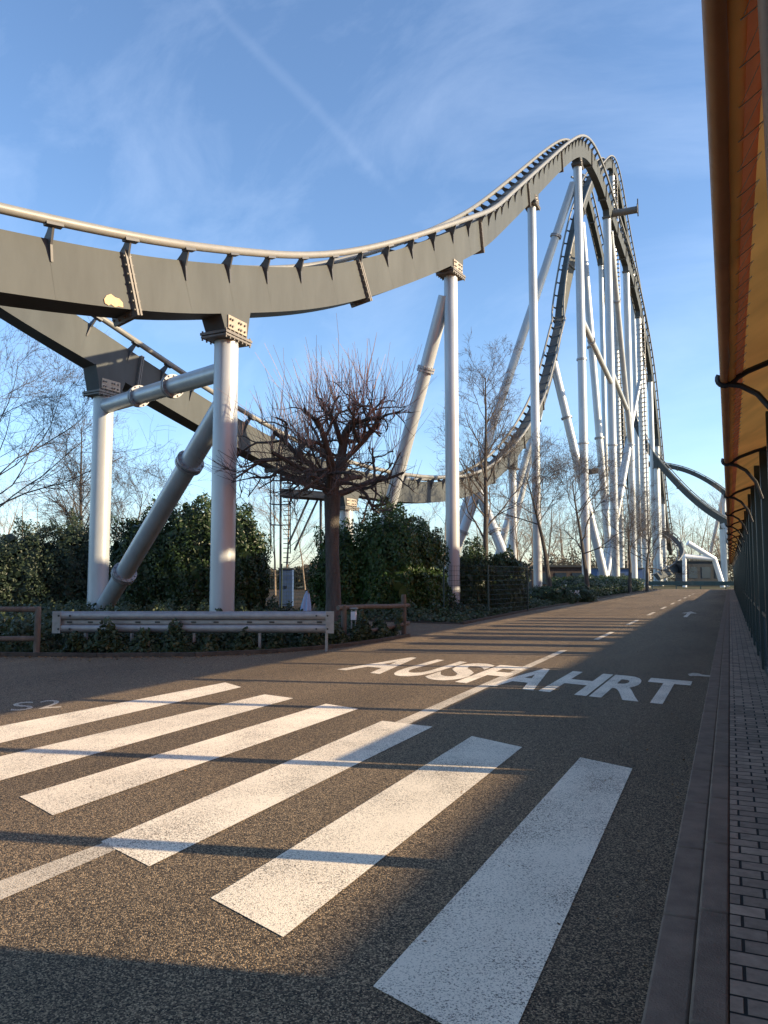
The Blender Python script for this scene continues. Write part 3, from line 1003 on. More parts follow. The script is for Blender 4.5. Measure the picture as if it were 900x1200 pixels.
hedge('laurel_bush', [(gp(553, 37.5, 1.2), (1.2, 1.3, 1.7), 5500, 2.6), (gp(590, 37.5, 1.1), (1.1, 1.2, 1.55), 5000, 2.4)], .19, 'leaf',
      'dark rounded laurel bush behind the wire fence beside the slim column', 'bush')
hedge('low_hedge', [(gp(645, 47, .35), (1.6, 1.3, .7), 3500, 2.6), (gp(670, 50, .35), (1.5, 1.3, .7), 3500, 2.6)], .15, 'leaf',
      'low green shrubs around the foot of the columns by the white signs', 'hedge')
hl = [(np.array([-11.2, y, .55]), (1.7, 4.2, .95), 4200, 3.2) for y in (60, 67, 74, 81, 88, 95)]
hedge('low_hedge', hl, .2, 'leaf', 'long low clipped hedge running along the far left road edge', 'hedge')

# ivy and ground cover on the verge
def cover(name, poly_fn, n, h, leaf, material, seed):
    r = np.random.default_rng(seed)
    P = poly_fn(r, n)
    hh = h(P) * (0.55 + .45 * np.sin(P[:, 0] * 3.1 + 1) * np.sin(P[:, 1] * 2.7) + .35 * np.sin(P[:, 0] * 7.3 + P[:, 1] * 5.1))
    hh = np.clip(hh, .04, None)
    z = hh * (1 - np.abs(r.normal(size=n)) * .45)
    Q = np.c_[P, np.clip(z, .015, None)]
    nr = np.c_[r.normal(size=n) * .4, r.normal(size=n) * .4 - .45, np.ones(n) * .8]
    V, F = leaves(Q, None, leaf, nr, 1.0, .75)
    return tag(mesh_np(name, V, F, material), kind='stuff')

E = np.array(edge)
def edge_y(x):
    return np.interp(x, E[:, 0], E[:, 1])
def verge_pts(r, n):
    x = r.uniform(-27, -8.0, n)
    y0 = edge_y(x) + .35
    y = y0 + (r.uniform(0, 1, n) ** 1.3) * np.where(x < -17.5, 19.0, np.minimum(9, 19.1 - y0 + (-8 - x) * .02))
    return np.c_[x, y]
cover('ivy', verge_pts, 85000, lambda P: .60 * np.clip((P[:, 1] - edge_y(P[:, 0]) - .2) / .5, .15, 1), .105, 'ivy', 5)
def verge2(r, n):
    y = r.uniform(25.6, 58, n)
    x = np.interp(y, [25, 31, 37, 60], [-8.35, -8.6, -8.8, -8.9]) - .25 - r.uniform(0, 1, n) ** 1.4 * 6
    return np.c_[x, y]
cover('ground_cover', verge2, 30000, lambda P: .22 + .35 * np.clip((-9.6 - P[:, 0]) / 1.5, 0, 1), .13, 'ivy', 6)
# dead leaves lying along the edging
def litter(r, n):
    x = r.uniform(-16, -8, n)
    return np.c_[x, edge_y(x) - r.exponential(.25, n)]
P = litter(np.random.default_rng(3), 700)
P3 = np.c_[P, np.full(len(P), .012)]
V, F = leaves(P3, None, .05, np.tile([0, 0, 1.0], (len(P), 1)), .4, .7)
tag(mesh_np('fallen_leaves', V, F, 'litter'), kind='stuff')

# ------------------------------------------------------------------ bare trees
class Grower:
    def __init__(s, seed):
        s.r = random.Random(seed)
        s.trunk, s.crown, s.shoots = MB(), MB(), MB()

    def limb(s, mb, p, d, L, r0, r1, seg, wob, upb, n):
        path, rad = [np.array(p, float)], [r0]
        d = np.array(d, float); d /= np.linalg.norm(d)
        for k in range(seg):
            d = d + np.array([s.r.gauss(0, wob), s.r.gauss(0, wob), s.r.gauss(0, wob) + upb])
            d /= np.linalg.norm(d)
            path.append(path[-1] + d * L / seg)
            rad.append(r0 + (r1 - r0) * (k + 1) / seg)
        mb.tube(path, rad, n, caps=False)
        return path, rad, d

    def branch(s, p, d, L, r, lvl, spec):
        """spec per level: (segments, wobble, up bias, children, length ratio, angle, sides)"""
        seg, wob, upb, ch, lr, ang, n = spec[lvl][:7]
        path, rad, _ = s.limb(s.trunk if lvl == 0 else s.crown, p, d, L, r, r * (.45 if lvl else .16), seg, wob, upb, n)
        if lvl + 1 >= len(spec):
            return
        for k in range(ch):
            f = s.r.uniform(.25 if lvl else spec[0][7], 1.0)
            j = min(int(f * seg), seg - 1)
            q = path[j] + (path[j + 1] - path[j]) * (f * seg - j)
            t = path[j + 1] - path[j]; t /= np.linalg.norm(t)
            a = s.r.uniform(0, 6.28)
            u = np.cross(t, [.3, .2, 1.0]); u /= np.linalg.norm(u) + 1e-9
            w = np.cross(t, u)
            th = math.radians(ang) * s.r.uniform(.7, 1.25)
            dd = t * math.cos(th) + (u * math.cos(a) + w * math.sin(a)) * math.sin(th)
            s.branch(q, dd, L * lr * s.r.uniform(.65, 1.15) * (1.15 - .5 * f if lvl == 0 else 1), max(.007, rad[j] * (.36 if lvl == 0 else .55)), lvl + 1, spec)

    def build(s, root, bark='bark', twig='twig', shoot='shoot'):
        s.trunk.build('trunk', bark, root)
        s.crown.build('crown', twig, root)
        if s.shoots.v:
            s.shoots.build('shoots', shoot, root)


# the pollarded tree by the guard rail
def pollard(base, seed, fork, label):
    root = empty('bare_tree', base, label, 'tree')
    g = Grower(seed)
    R = g.r
    b = np.array(base, float)
    top = b + np.array([-.03, 0, fork])
    g.trunk.tube([b + np.array([0, 0, -.05]), b + np.array([.02, 0, .12]), b + np.array([.03, 0, .9]), b + np.array([-.02, 0, 2.2]), b + np.array([-.04, 0, 3.2]), top], [.35, .27, .235, .21, .225, .26], 18)
    heads = []
    def arm(p, d, L, r, lvl):
        path, rad, dl = g.limb(g.crown, p, d, L, r, r * .62, 6, (.13, .2, .24, .24)[lvl], (.03, -.02, -.05, -.05)[lvl], 8 if lvl == 0 else 6)
        heads.append((path[-1], dl, rad[-1]))
        if lvl < 2:
            for k in range((4, 4)[lvl]):
                f = R.uniform(.3, 1)
                j = min(int(f * 6), 5)
                t = path[j + 1] - path[j]; t /= np.linalg.norm(t)
                a = R.uniform(0, 6.28)
                u = np.cross(t, [0, 0, 1.0]); u /= np.linalg.norm(u) + 1e-9
                w = np.cross(t, u)
                th = math.radians(R.uniform(32, 70))
                dd = t * math.cos(th) + (u * math.cos(a) + w * math.sin(a) * .7) * math.sin(th)
                arm(path[j], dd, L * R.uniform(.45, .72), rad[j] * .66, lvl + 1)
        # knobbly head
        if lvl:
            g.crown.tube([path[-1] - dl * .06, path[-1], path[-1] + dl * .07], [r * .5, r * .8, r * .3], 6)
    arm(top - np.array([0, 0, .15]), (.05, .05, 1), 2.6, .19, 0)
    for k in range(9):
        a = k * 2 * PI / 9 + R.uniform(-.3, .3)
        arm(top + np.array([0, 0, -.15 + .9 * R.random() ** 1.5]), (math.cos(a), math.sin(a), R.uniform(.25, 1.0)), R.uniform(1.9, 2.7), R.uniform(.085, .125), 0)
    ctr = top
    for (p, d, r) in heads:
        out = p - ctr; rad_ = np.hypot(out[0], out[1])
        k = R.randint(3, 6)
        for _ in range(k):
            up = R.uniform(.55, 1.2) if p[2] > fork + .9 else R.uniform(.0, .7)
            dd = np.array([d[0] * .35 + R.gauss(0, .26) + out[0] * .03, d[1] * .35 + R.gauss(0, .26) + out[1] * .03, up])
            L = R.uniform(.8, 2.1) if p[2] > fork + .9 else R.uniform(.4, 1.1)
            g.limb(g.shoots if p[2] > fork + 1.1 else g.crown, p - d * R.uniform(0, .25), dd, L, .010, .004, 3, .07, .05, 3)
            if R.random() < .6:
                g.limb(g.crown, p, (R.gauss(0, 1), R.gauss(0, 1), R.gauss(.1, .5)), R.uniform(.3, .9), .011, .004, 3, .2, .03, 3)
    g.build(root)
    return root

pollard(gp(390, 23.5), 4, 4.1, 'bare pollarded tree with upright reddish shoots right of the guard rail')

def bare(base, h, seed, spec, r, label, group=None, lean=(0, 0)):
    root = empty('bare_tree', base, label, 'tree', group)
    g = Grower(seed)
    g.branch(np.array(base, float) - Z * .05, (lean[0], lean[1], 1), h, r, 0, spec)
    g.build(root)
    return root

tall = [(10, .03, .03, 30, .30, 44, 10, .22), (6, .12, .07, 7, .5, 40, 5), (4, .16, .04, 5, .55, 42, 4), (3, .18, .03, 3, .6, 38, 3), (2, .2, .03, 0, 0, 0, 3)]
wide = [(8, .05, .03, 15, .62, 55, 9, .35), (7, .14, .05, 9, .5, 42, 6), (5, .18, .03, 6, .55, 42, 4), (3, .2, .02, 4, .6, 40, 3), (2, .2, .0, 0, 0, 0, 3)]
bare(gp(568, 41), 12.6, 21, tall, .19, 'tall slim bare tree rising out of the laurel bush right of the slim column')
bare(gp(645, 52), 8.6, 33, wide, .2, 'small spreading bare tree between the two middle columns')
bare(gp(688, 55), 8.6, 37, wide, .19, 'small bare tree right of the white signs at the low hedge')
bare(gp(738, 75), 7.6, 41, wide, .2, 'distant small bare tree against the cluster of white columns')
bare(gp(758, 84), 7.2, 45, wide, .2, 'far small bare tree at the end of the low hedge')
bare(gp(-22, 38), 11.5, 52, wide, .17, 'bare twiggy tree cut by the left picture edge')
bare(gp(97, 44), 10.6, 58, tall, .15, 'thin bare tree just behind the left silver column')
bare(gp(150, 52), 7.5, 59, wide, .14, 'low bare shrubby tree between the left silver column and the strut')

# far-off wood, one mass
fw = MB()
R = random.Random(77)
farspec = [(5, .05, .03, 12, .5, 45, 5, .15), (4, .15, .05, 7, .5, 40, 3), (3, .2, .03, 5, .6, 40, 3), (2, .2, 0, 0, 0, 0, 3)]
def far_tree(base, h, seed, rr):
    g = Grower(seed)
    g.branch(np.array(base, float), (R.gauss(0, .06), R.gauss(0, .06), 1), h, rr, 0, farspec)
    for m in (g.trunk, g.crown):
        fw.add(m.v, m.f)
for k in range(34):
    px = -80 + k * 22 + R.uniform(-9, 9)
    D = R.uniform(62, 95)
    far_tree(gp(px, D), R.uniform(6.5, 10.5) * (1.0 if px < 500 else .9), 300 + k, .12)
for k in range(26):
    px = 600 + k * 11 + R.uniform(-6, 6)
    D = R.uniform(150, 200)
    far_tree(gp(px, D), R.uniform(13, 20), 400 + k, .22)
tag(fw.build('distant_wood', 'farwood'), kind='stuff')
# evergreen mass under the far wood so that the horizon is closed
def far_under(r, n):
    px = r.uniform(-150, 900, n); D = np.where(px < 620, r.uniform(96, 110, n), r.uniform(150, 215, n))
    a = FH[None, :] + ((px - 450) / FPX)[:, None] * RT[None, :]
    return (a * D[:, None])[:, :2]
r_ = np.random.default_rng(8)
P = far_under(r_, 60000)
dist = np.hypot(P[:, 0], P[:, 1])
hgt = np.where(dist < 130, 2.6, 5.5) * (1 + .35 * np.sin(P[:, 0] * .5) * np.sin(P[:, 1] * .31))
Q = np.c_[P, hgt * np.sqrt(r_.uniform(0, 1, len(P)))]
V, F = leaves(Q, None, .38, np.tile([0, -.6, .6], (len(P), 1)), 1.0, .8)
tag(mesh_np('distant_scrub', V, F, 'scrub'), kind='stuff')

# ------------------------------------------------------------------ guard rail
gl, gr = gp(66, 16.6), gp(391, 16.6)
gr_root = empty('guard_rail', (gl + gr) / 2, 'grey galvanised crash barrier in front of the ivy and the silver columns', 'guard rail')
t = (gr - gl); GL = np.linalg.norm(t); t /= GL
nrm = np.cross(t, Z)      # towards the camera side
if nrm @ (CO - gl) < 0: nrm = -nrm
zb, hb = .40, .46
prof = [(0, 0), (.05, .015), (.075, .05), (.075, .13), (.06, .165), (.0, .19), (0, .27), (.06, .295), (.075, .33), (.075, .41), (.05, .445), (0, .46), (-.012, .45), (.035, .43), (.06, .405), (.06, .335), (.045, .305), (-.015, .28), (-.015, .18), (.045, .155), (.06, .125), (.06, .055), (.035, .03), (-.012, .01)]
mb = MB()
mb.prism([(a, b) for a, b in prof], gl + t * GL / 2 + Z * zb, nrm, Z, t, GL)
mb.build('beam', 'galv', gr_root)
for f in (.012, .988):
    mb = MB(); mb.box(gl + t * GL * f + Z * (zb + hb / 2) + nrm * .083, (GL * .03, .012, hb + .01), (t, nrm, Z)); mb.build('end_plate', 'galv', gr_root, bevel=.004)
mb = MB()
mb.box(gl + t * GL / 2 + Z * (zb + .23) + nrm * .012, (GL * .90, .02, .055), (t, nrm, Z)); mb.build('centre_strip', 'galv', gr_root)
for f in (.055, .13, .30, .37, .50, .58, .7, .78, .88, .95):
    mb = MB(); mb.box(gl + t * GL * f + Z * (zb + .23) + nrm * .026, (.11, .01, .035), (t, nrm, Z)); mb.build('slot', 'black', gr_root)
for f in (.02, .06, .94, .98):
    for z in (.09, .37):
        p = gl + t * GL * f + Z * (zb + z) + nrm * .08
        mb = MB(); mb.tube([p, p + nrm * .025], .02, 8); mb.build('bolt', 'black', gr_root)
for f in (.11, .275, .5, .735, .975):
    mb = MB(); mb.beam(gl + t * GL * f - nrm * .05, gl + t * GL * f - nrm * .05 + Z * (zb + .42), .055, .1, nrm); mb.build('post', 'galv', gr_root, bevel=.006)

# ------------------------------------------------------------------ wooden fences
def wood_post(root, p, h, r=.06):
    mb = MB(); mb.tube([p, p + Z * (h * .5) + np.array([.008, 0, 0]), p + Z * (h - .02), p + Z * h], [r, r * .98, r * .95, r * .7], 10); mb.build('post', 'wood', root)
def wood_rail(root, a, b, r=.05):
    mb = MB(); mb.tube([a, a * .6 + b * .4 + Z * .012, a * .3 + b * .7 - Z * .008, b], [r, r * .95, r * 1.02, r * .92], 9); mb.build('rail', 'wood', root)
wf = empty('wooden_fence', gp(45, 15.7), 'weathered wooden rail fence at the left picture edge', 'fence')
p0 = gp(46, 15.7)
pL = gp(-130, 15.0)
for p in (p0, (p0 + pL) / 2, pL): wood_post(wf, p, 1.0, .065)
for z in (.95, .36): wood_rail(wf, p0 + Z * (z - .01), pL + Z * z, .055)
wf = empty('wooden_fence', gp(440, 19.8), 'short rustic wooden fence beside the pollarded tree', 'fence')
pa, pb = gp(403, 18.6), gp(473, 20.9)
wood_post(wf, pa, .93, .07); wood_post(wf, pb, 1.12, .07)
dv = (pb - pa) / np.linalg.norm(pb - pa)
side = np.array([dv[1], -dv[0], 0]) * .09
wood_rail(wf, W(396, 712.5, 18.4) , W(479, 709.5, 21.0), .06)
wood_rail(wf, W(394, 748.5, 18.3), W(479, 730, 21.0), .055)
# small service post in the fence
sp = empty('service_post', gp(417, 18.7), 'thin grey metal post with a small box at the short wooden fence', 'post')
b = gp(417, 18.7)
mb = MB(); mb.tube([b, b + Z * .8], .022, 8); mb.tube([b + np.array([-.09, -.04, .35]), b + np.array([-.09, -.04, .8])], .018, 8); mb.build('pole', 'galv', sp)
mb = MB(); mb.box(b + np.array([-.04, -.03, .66]), (.13, .08, .2)); mb.build('box', 'whitesteel', sp, bevel=.01)
mb = MB(); mb.box(b + np.array([-.04, -.02, .84]), (.19, .1, .03)); mb.build('cap', 'galv', sp)

# ------------------------------------------------------------------ wire fences
def wire_panel(root, a, b, h):
    t = b - a; L = np.linalg.norm(t); t = t / L
    mb = MB()
    for k in range(int(L / .12) + 1):
        p = a + t * min(L, k * .12)
        mb.tube([p + Z * .05, p + Z * h], .005, 4, False)
    for z in np.arange(.05, h + .01, .2):
        mb.tube([a + Z * z, b + Z * z], .007, 4, False)
    mb.build('wire_mesh', 'wire', root)
def wire_fence(pts, h, label):
    root = empty('wire_fence', pts[0], label, 'fence')
    for a, b in zip(pts, pts[1:]): wire_panel(root, a, b, h)
    for p in pts:
        mb = MB(); mb.box(p + Z * (h + .05) / 2, (.06, .06, h + .05)); mb.build('post', 'wire', root)
wire_fence([gp(520, 31.5), gp(572, 32.2), gp(618, 36)], 2.05, 'dark green wire mesh fence in front of the round bush and slim column')
wire_fence([gp(300, 38), gp(330, 38.4), gp(366, 39)], 2.2, 'dark wire mesh fence before the blue cabinet under the platform')

# ------------------------------------------------------------------ service platform and cabinet
D0 = 43.0
pf = empty('service_platform', gp(345, D0), 'dark steel service platform with caged ladder under the rear track', 'platform')
q = lambda px, py, dd=0: W(px, py, D0 + dd)
mb = MB()
mb.beam(q(330, 578), q(384, 582), 1.6, .38); mb.build('deck', 'platform', pf)
for z0 in (0, .5):
    mb = MB(); mb.tube([q(331, 566 - z0 * 10), q(384, 570 - z0 * 10)], .035, 6); mb.build('handrail', 'platform', pf)
lad = MB()
for px in (317, 321, 329, 340): lad.tube([q(px, 556), gp(px, D0, .0 if px in (329,) else 2.9)], .035 if px != 329 else .07, 6)
for py in (562, 590, 614): lad.tube([q(316, py), q(319, py + 1, -.35), q(329, py + 1.5, -.5), q(339, py + 1, -.35), q(341, py)], .035, 6)
for py in np.arange(560, 672, 5.5): lad.tube([q(332, py), q(340, py)], .025, 5)
lad.build('caged_ladder', 'platform', pf)
for a, b in ((q(362, 584), q(338, 638)), (q(373, 584), q(345, 645))):
    mb = MB(); mb.tube([a, b], .06, 8); mb.build('brace', 'platform', pf)
mb = MB(); mb.tube([q(376, 585), gp(376, D0)], .08, 8); mb.build('post', 'platform', pf)
cb = empty('electrical_cabinet', gp(336, 42), 'blue steel cabinet below the service platform', 'cabinet')
c = gp(336, 42)
mb = MB(); mb.box(c + Z * 1.0, (.72, .55, 2.0), (RT, FH, Z)); mb.build('body', 'bluebox', cb, bevel=.02)
mb = MB(); mb.box(c + Z * 2.04, (.86, .66, .08), (RT, FH, Z)); mb.build('roof', 'platform', cb, bevel=.01)
for s_ in (-.18, .18):
    mb = MB(); mb.box(c + Z * 1.02 - FH * .285 + RT * s_, (.33, .02, 1.8), (RT, FH, Z)); d = mb.build('door', 'bluebox', cb, bevel=.006)
    mb = MB(); mb.box(c + Z * 1.05 - FH * .305 + RT * s_ * .25, (.02, .03, .16), (RT, FH, Z)); mb.build('handle', 'black', d)
# pale folded cover on a stake
fc = empty('covered_stake', gp(361, 30), 'pale blue cloth cover on a short stake in the shade left of the trunk', 'cover')
b = gp(361, 30)
mb = MB()
n = 14
ringz = [(1.05, .04), (.9, .09), (.7, .13), (.45, .17), (.28, .19)]
for z, r in ringz:
    for k in range(n):
        a = 2 * PI * k / n
        rr = r * (1 + .22 * (-1) ** k)
        mb.v.append(tuple(b + np.array([math.cos(a) * rr - (1.35 - z) * .08, math.sin(a) * rr, z])))
for j in range(len(ringz) - 1):
    for k in range(n):
        mb.f.append((j * n + k, j * n + (k + 1) % n, (j + 1) * n + (k + 1) % n, (j + 1) * n + k))
mb.build('cover', 'palecloth', fc)
mb = MB(); mb.tube([b, b + Z * 1.1], .04, 8); mb.build('stake', 'wood', fc)

# white notice boards by the column feet
for px, py, w_, h_, lab, D_ in ((661, 689.5, .30, .48, 'small upright white notice board beside the column foot', 48.5), (673, 694.5, .62, .28, 'low wide white notice board in the shrubs right of the upright one', 48)):
    c = W(px, py, D_)
    sg = empty('notice_board', (c[0], c[1], 0), lab, 'sign')
    mb = MB(); mb.box(c, (w_, .03, h_), (RT, FH, Z)); bo = mb.build('board', 'whitesteel', sg, bevel=.005)
    mb = MB(); mb.tube([(c[0] + FH[0] * .03, c[1] + FH[1] * .03, 0), c + FH * .03], .025, 8); mb.build('post', 'galv', sg)
    if h_ > w_:
        mb = MB(); mb.box(c - FH * .018 + Z * .06, (.12, .006, .14), (RT, FH, Z)); mb.build('pictogram', 'dkbox', bo)
# things at the far end
def building(name, c, size, material, label, cat, roofm='dkbox'):
    root = empty(name, (c[0], c[1], 0), label, cat)
    mb = MB(); mb.box((c[0], c[1], size[2] / 2), size, (RT, FH, Z)); mb.build('wall', material, root)
    mb = MB(); mb.box((c[0], c[1], size[2] + .1), (size[0] + .4, size[1] + .4, .2), (RT, FH, Z)); mb.build('roof', roofm, root)
    for k in range(3):
        mb = MB(); mb.box(np.array([c[0], c[1], size[2] * .55]) - FH * (size[1] / 2 + .02) + RT * size[0] * (k - 1) * .3, (size[0] * .2, .04, size[2] * .45), (RT, FH, Z)); mb.build('window', 'glass', root)
    return root
building('shed', gp(652, 82), (6, 4, 2.6), 'shed', 'low dark brown shed behind the middle columns', 'shed')
building('shed', gp(822, 132), (7.5, 4, 4.2), 'dkbox', 'dark blue grey shed inside the white portal', 'shed')
building('shed', gp(722, 120), (7, 4, 2.8), 'bluebox', 'pale blue grey hut behind the cluster of white columns', 'hut')
br = empty('road_barrier', (-3.5, 108.5, 0), 'long low teal barrier closing the far end of the road', 'barrier')
mb = MB(); mb.beam((-10, 109, .75), (3, 109, .75), .12, .55); mb.build('board', 'teal', br, bevel=.02)
for x in (-9.5, -6.5, -3.5, -.5, 2.5):
    mb = MB(); mb.box((x, 109.1, .5), (.12, .12, 1.0)); mb.build('post', 'teal', br)

# ------------------------------------------------------------------ station canopy on the right
EX, EZ = -0.018, 3.24
PX_, PITCHY = 0.44, 2.48
ys = [-5.2, -2.7, -.2, 2.25, 4.68, 6.88, 9.75, 12.0] + [12.0 + PITCHY * k for k in range(1, 39)]
cn = empty('station_canopy', (PX_, 20, 0), 'orange fabric canopy on dark posts along the right side of the road', 'canopy')
Y0, Y1 = -6.0, 108.0
BR = [6.88 + 4.96 * k for k in range(-2, 21)]           # brackets on every second post
# edge tube with the fabric wrapped round it
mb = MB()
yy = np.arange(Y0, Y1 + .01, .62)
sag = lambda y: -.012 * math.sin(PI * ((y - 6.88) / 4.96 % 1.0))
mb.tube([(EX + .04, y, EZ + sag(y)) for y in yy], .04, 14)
mb.build('edge_tube', 'membrane_shaded', cn)
def strip(xs, zs, ys_, fn=lambda x, y: 0.0, th=.004):
    mb = MB()
    nx, ny = len(xs), len(ys_)
    for y in ys_:
        for x, z in zip(xs, zs):
            mb.v.append((x, y, z + fn(x, y)))
    for j in range(ny - 1):
        for i in range(nx - 1):
            mb.f.append((j * nx + i, j * nx + i + 1, (j + 1) * nx + i + 1, (j + 1) * nx + i))
    return mb
rip = lambda x, y: .004 * math.sin(y * 5.1 + x * 30) + .003 * math.sin(y * 12.7)
yf = np.arange(Y0, Y1 + .01, .31)
strip([.030, .055, .080, .105], [EZ - .036, EZ - .030, EZ - .016, EZ + .002], yf, rip).build('edge_flap', 'membrane', cn)
strip([.085, .12, .16], [EZ + .012, EZ + .024, EZ + .045], yf, rip).build('edge_band', 'redband', cn)
# main fabric: arched between the brackets, valley seams rising from each bracket
def roof_lift(x, y):
    f = (y - 6.88) / 4.96 % 1.0
    return .45 * math.sin(PI * f) ** .7 * max(0, min(1, (x - .16) / 1.2)) * max(0, min(1, (3.5 - x) / 1.5 + .2))
xs = [.145, .25, .45, .7, 1.0, 1.5, 2.2, 3.0, 3.5]
strip(xs, [EZ + .055 + (x - .15) * .30 for x in xs], yf, roof_lift).build('roof_membrane', 'membrane2', cn)
# lacing cords between flap and roof
for k in range(46):
    y = 1.2 + k * .232
    mb = MB(); mb.tube([(.085, y, EZ - .016), (.12, y + .004, EZ + .008), (.175, y + .008, EZ + .052)], .0026, 5)
    mb.tube([(.175, y + .008, EZ + .052), (.095, y + .225, EZ - .006)], .0014, 4)
    mb.build('lacing_cord', 'cord', cn)
mb = MB(); mb.tube([(.125, 1.9, EZ - .035), (.43, 7.0, EZ + .08)], .022, 10); mb.build('stay_tube', 'whitesteel', cn)
# brackets: upper arm and lower arc
for y in BR:
    mb = MB()
    ring = [(EX + .04 + .058 * math.cos(a), y, EZ + .058 * math.sin(a)) for a in np.linspace(PI * .80, PI * 1.75, 9)]
    mb.tube(ring, .022, 8)
    lo = [(.055, y, EZ - .05), (.14, y, EZ - .07), (.26, y, EZ - .15), (.38, y, EZ - .32), (.45, y, EZ - .56)]
    mb.tube(lo, .024, 8)
    hi = [(.07, y, EZ - .052), (.11, y, EZ - .0), (.19, y, EZ + .045), (.4, y, EZ + .12), (1.1, y, EZ + .28)]
    mb.tube(hi, .024, 8)
    mb.build('bracket', 'black', cn)
for y in ys:
    mb = MB(); mb.box((PX_ + .06, y, (EZ + .25 + PZ) / 2), (.12, .14, EZ + .25 - PZ)); mb.build('post', 'darkgreen', cn, bevel=.01)
mb = MB(); mb.beam((PX_ + .2, Y0, EZ + .02), (PX_ + .2, Y1, EZ + .02), .1, .16); mb.build('gutter_beam', 'darkgreen', cn)

# railing panels between the posts
def panel_proto():
    r = empty('railing_panel', (PX_ + .06, 0, PZ), 'panel', 'railing', 'dark green railing panels between the canopy posts')
    L = 1.0
    mb = MB()
    mb.box((PX_ + .06, 0, PZ + 1.03), (.06, L, .06)); mb.box((PX_ + .06, 0, PZ + .05), (.05, L, .10))
    for e in (-1, 1):
        mb.box((PX_ + .06, e * (L / 2 - .015), PZ + .55), (.045, .03, .90))
    mb.build('frame', 'darkgreen', r)
    mb = MB(); mb.box((PX_ + .06, 0, PZ + .55), (.02, L - .06, .90)); mb.build('pane', 'glass', r)
    return r
proto = panel_proto()
first = True
for y, yb in list(zip(ys, ys[1:]))[3:]:
    ym = (y + yb) / 2
    if 53 < ym < 57:
        continue
    if first:
        o = proto; first = False
    else:
        o = proto.copy(); col.objects.link(o)
        for ch in list(proto.children):
            c2_ = ch.copy(); col.objects.link(c2_); c2_.parent = o
    o.location = (PX_ + .06, ym, PZ)
    o.scale = (1, yb - y - .16, .62 if ym < 9 else .92)
    o['label'] = 'dark green framed railing panel with tinted pane between canopy posts'
# taller screen over the railing
ts = empty('screen_panel', (PX_ + .06, 10.7, PZ), 'dark green solid screen panels filling the nearest bays behind the posts', 'screen')
for y0, y1 in ((6.88, 9.75), (9.75, 12.0), (12.0, 14.48)):
    mb = MB(); mb.box((PX_ + .14, (y0 + y1) / 2, 0.71), (.03, y1 - y0 - .30, 1.34)); mb.build('board', 'darkgreen', ts, bevel=.004)
    mb = MB(); mb.box((PX_ + .14, (y0 + y1) / 2, 1.40), (.05, y1 - y0 - .30, .04)); mb.build('top_rail', 'black', ts)

# narrow boards added in the farther bays to band the road with shadow
for k in range(9):
    mb = MB(); mb.box((PX_ + .15, 17.5 + 1.78 * k, 1.9), (.03, .55 + .12 * (k % 3), 2.0)); mb.build('shadow_board', 'darkgreen', cn, bevel=.004)

# unseen station roof on masts, shaped to throw shade across verge and columns
shade_roof = empty('station_shade_roof', (9, 12, 0), 'unseen tall orange station roof shaped to shade the columns and verge', 'station')
def shade_roof_z(y):
    return float(np.interp(y, [-20, 30, 36.5, 38.5, 41, 108], [15.4, 15.2, 12.8, 12.2, 9.8, 8.6]))
mb = MB()
def shade_roof_sheet(name, f0, f1):
    mb = MB()
    Ys = np.arange(-20, 100, 2.0)
    fx = np.linspace(f0, f1, 6)
    for y in Ys:
        for f in fx:
            sagf = -.9 * math.sin(PI * f) * (1 if shade_roof_z(y) > 11 else .4)
            mb.v.append((3.45 + 6.55 * f, y, 4.36 + (shade_roof_z(y) - 4.36) * f + sagf))
    n6 = 6
    for j in range(len(Ys) - 1):
        for i in range(n6 - 1):
            mb.f.append((j * n6 + i, j * n6 + i + 1, (j + 1) * n6 + i + 1, (j + 1) * n6 + i))
    return mb.build(name, 'membrane2', shade_roof)
shade_roof_sheet('lower_roof', 0, .60)
shade_roof_sheet('upper_roof', .625, 1)
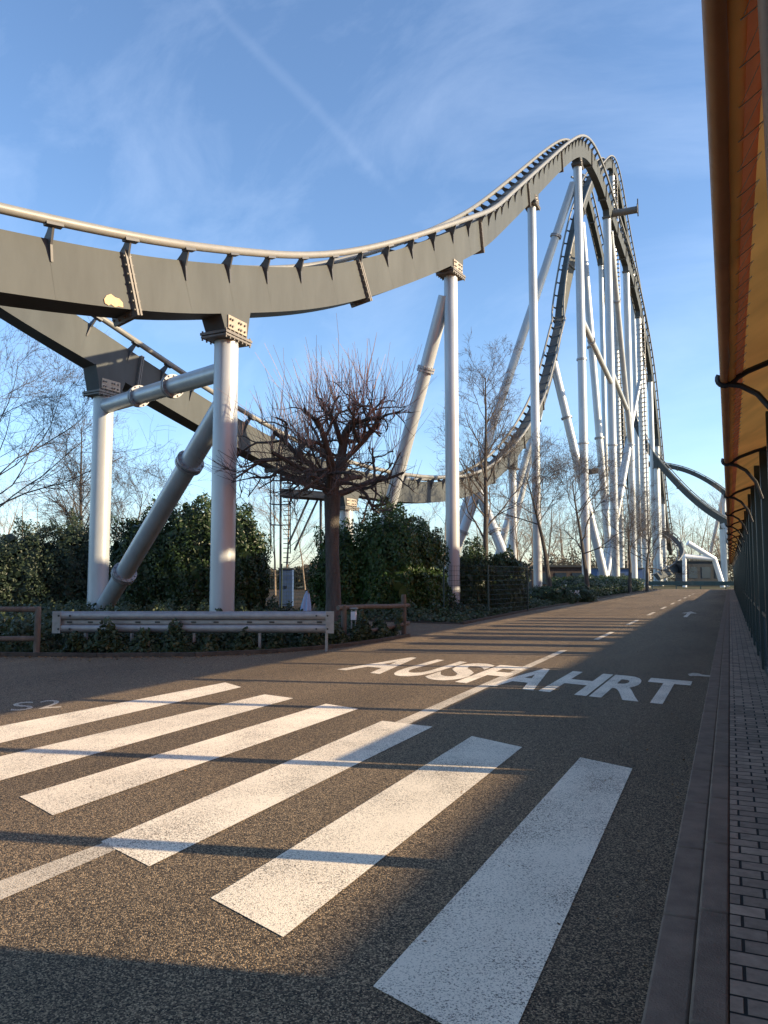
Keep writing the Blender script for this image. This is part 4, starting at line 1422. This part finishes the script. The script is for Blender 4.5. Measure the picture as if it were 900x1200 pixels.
for y in (-16, 4, 24, 44, 64, 84):
    mb = MB(); mb.tube([(10.1, y, 0), (10.1, y, shade_roof_z(y))], .18, 12); mb.build('mast', 'whitesteel', shade_roof)
    mb = MB(); mb.tube([(3.55, y, 0), (3.55, y, 5.4)], .12, 12); mb.build('mast', 'whitesteel', shade_roof)
def block(name, x0, x1, y0, y1, h, material, label, cat):
    r = empty(name, ((x0 + x1) / 2, (y0 + y1) / 2, 0), label, cat)
    mb = MB(); mb.box(((x0 + x1) / 2, (y0 + y1) / 2, h / 2 - .1), (x1 - x0, y1 - y0, h - .2)); mb.build('wall', material, r)
    mb = MB(); mb.box(((x0 + x1) / 2, (y0 + y1) / 2, h - .1), (x1 - x0 + .3, y1 - y0, .2)); mb.build('roof', 'dkbox', r)
    n = max(1, int((y1 - y0) / 3.5))
    for k in range(n):
        y = y0 + (k + .5) * (y1 - y0) / n
        mb = MB(); mb.box((x0 - .02, y, h * .5), (.05, 1.6, h * .4)); w = mb.build('window', 'glass', r)
        mb = MB()
        mb.box((x0 - .03, y, h * .7 + .04), (.08, 1.76, .08)); mb.box((x0 - .03, y, h * .3 - .04), (.08, 1.76, .08))
        mb.build('frame', 'darkgreen', w)
block('tall_shade_block', 10.8, 16, -14, 5.75, 9.0, 'shed', 'unseen tall brown block added to shade the near road', 'building')  # unseen block added so the foreground road lies in shade
block('low_shade_block', 10.8, 14, 5.8, 12.8, 4.62, 'shed', 'unseen low brown block added to throw the near shadow edge', 'building')  # unseen low blocks added for the soft shadow edges along the road
block('low_shade_block', 10.8, 14, 16.5, 60, 5.02, 'shed', 'unseen long brown block added to shade the far kerb side of the road', 'building')
# grit and leaf bits on the carriageway
r9 = np.random.default_rng(19)
x = np.r_[-.36 - r9.exponential(.25, 260), r9.uniform(-8, -.4, 160)]
y = r9.uniform(1.5, 30, 420)
P = np.c_[x, y, np.full(420, .008)]
V, F = leaves(P, None, .018, np.tile([0, 0, 1.0], (420, 1)), .5, .8)
tag(mesh_np('road_grit', V, F, 'litter'), kind='stuff')
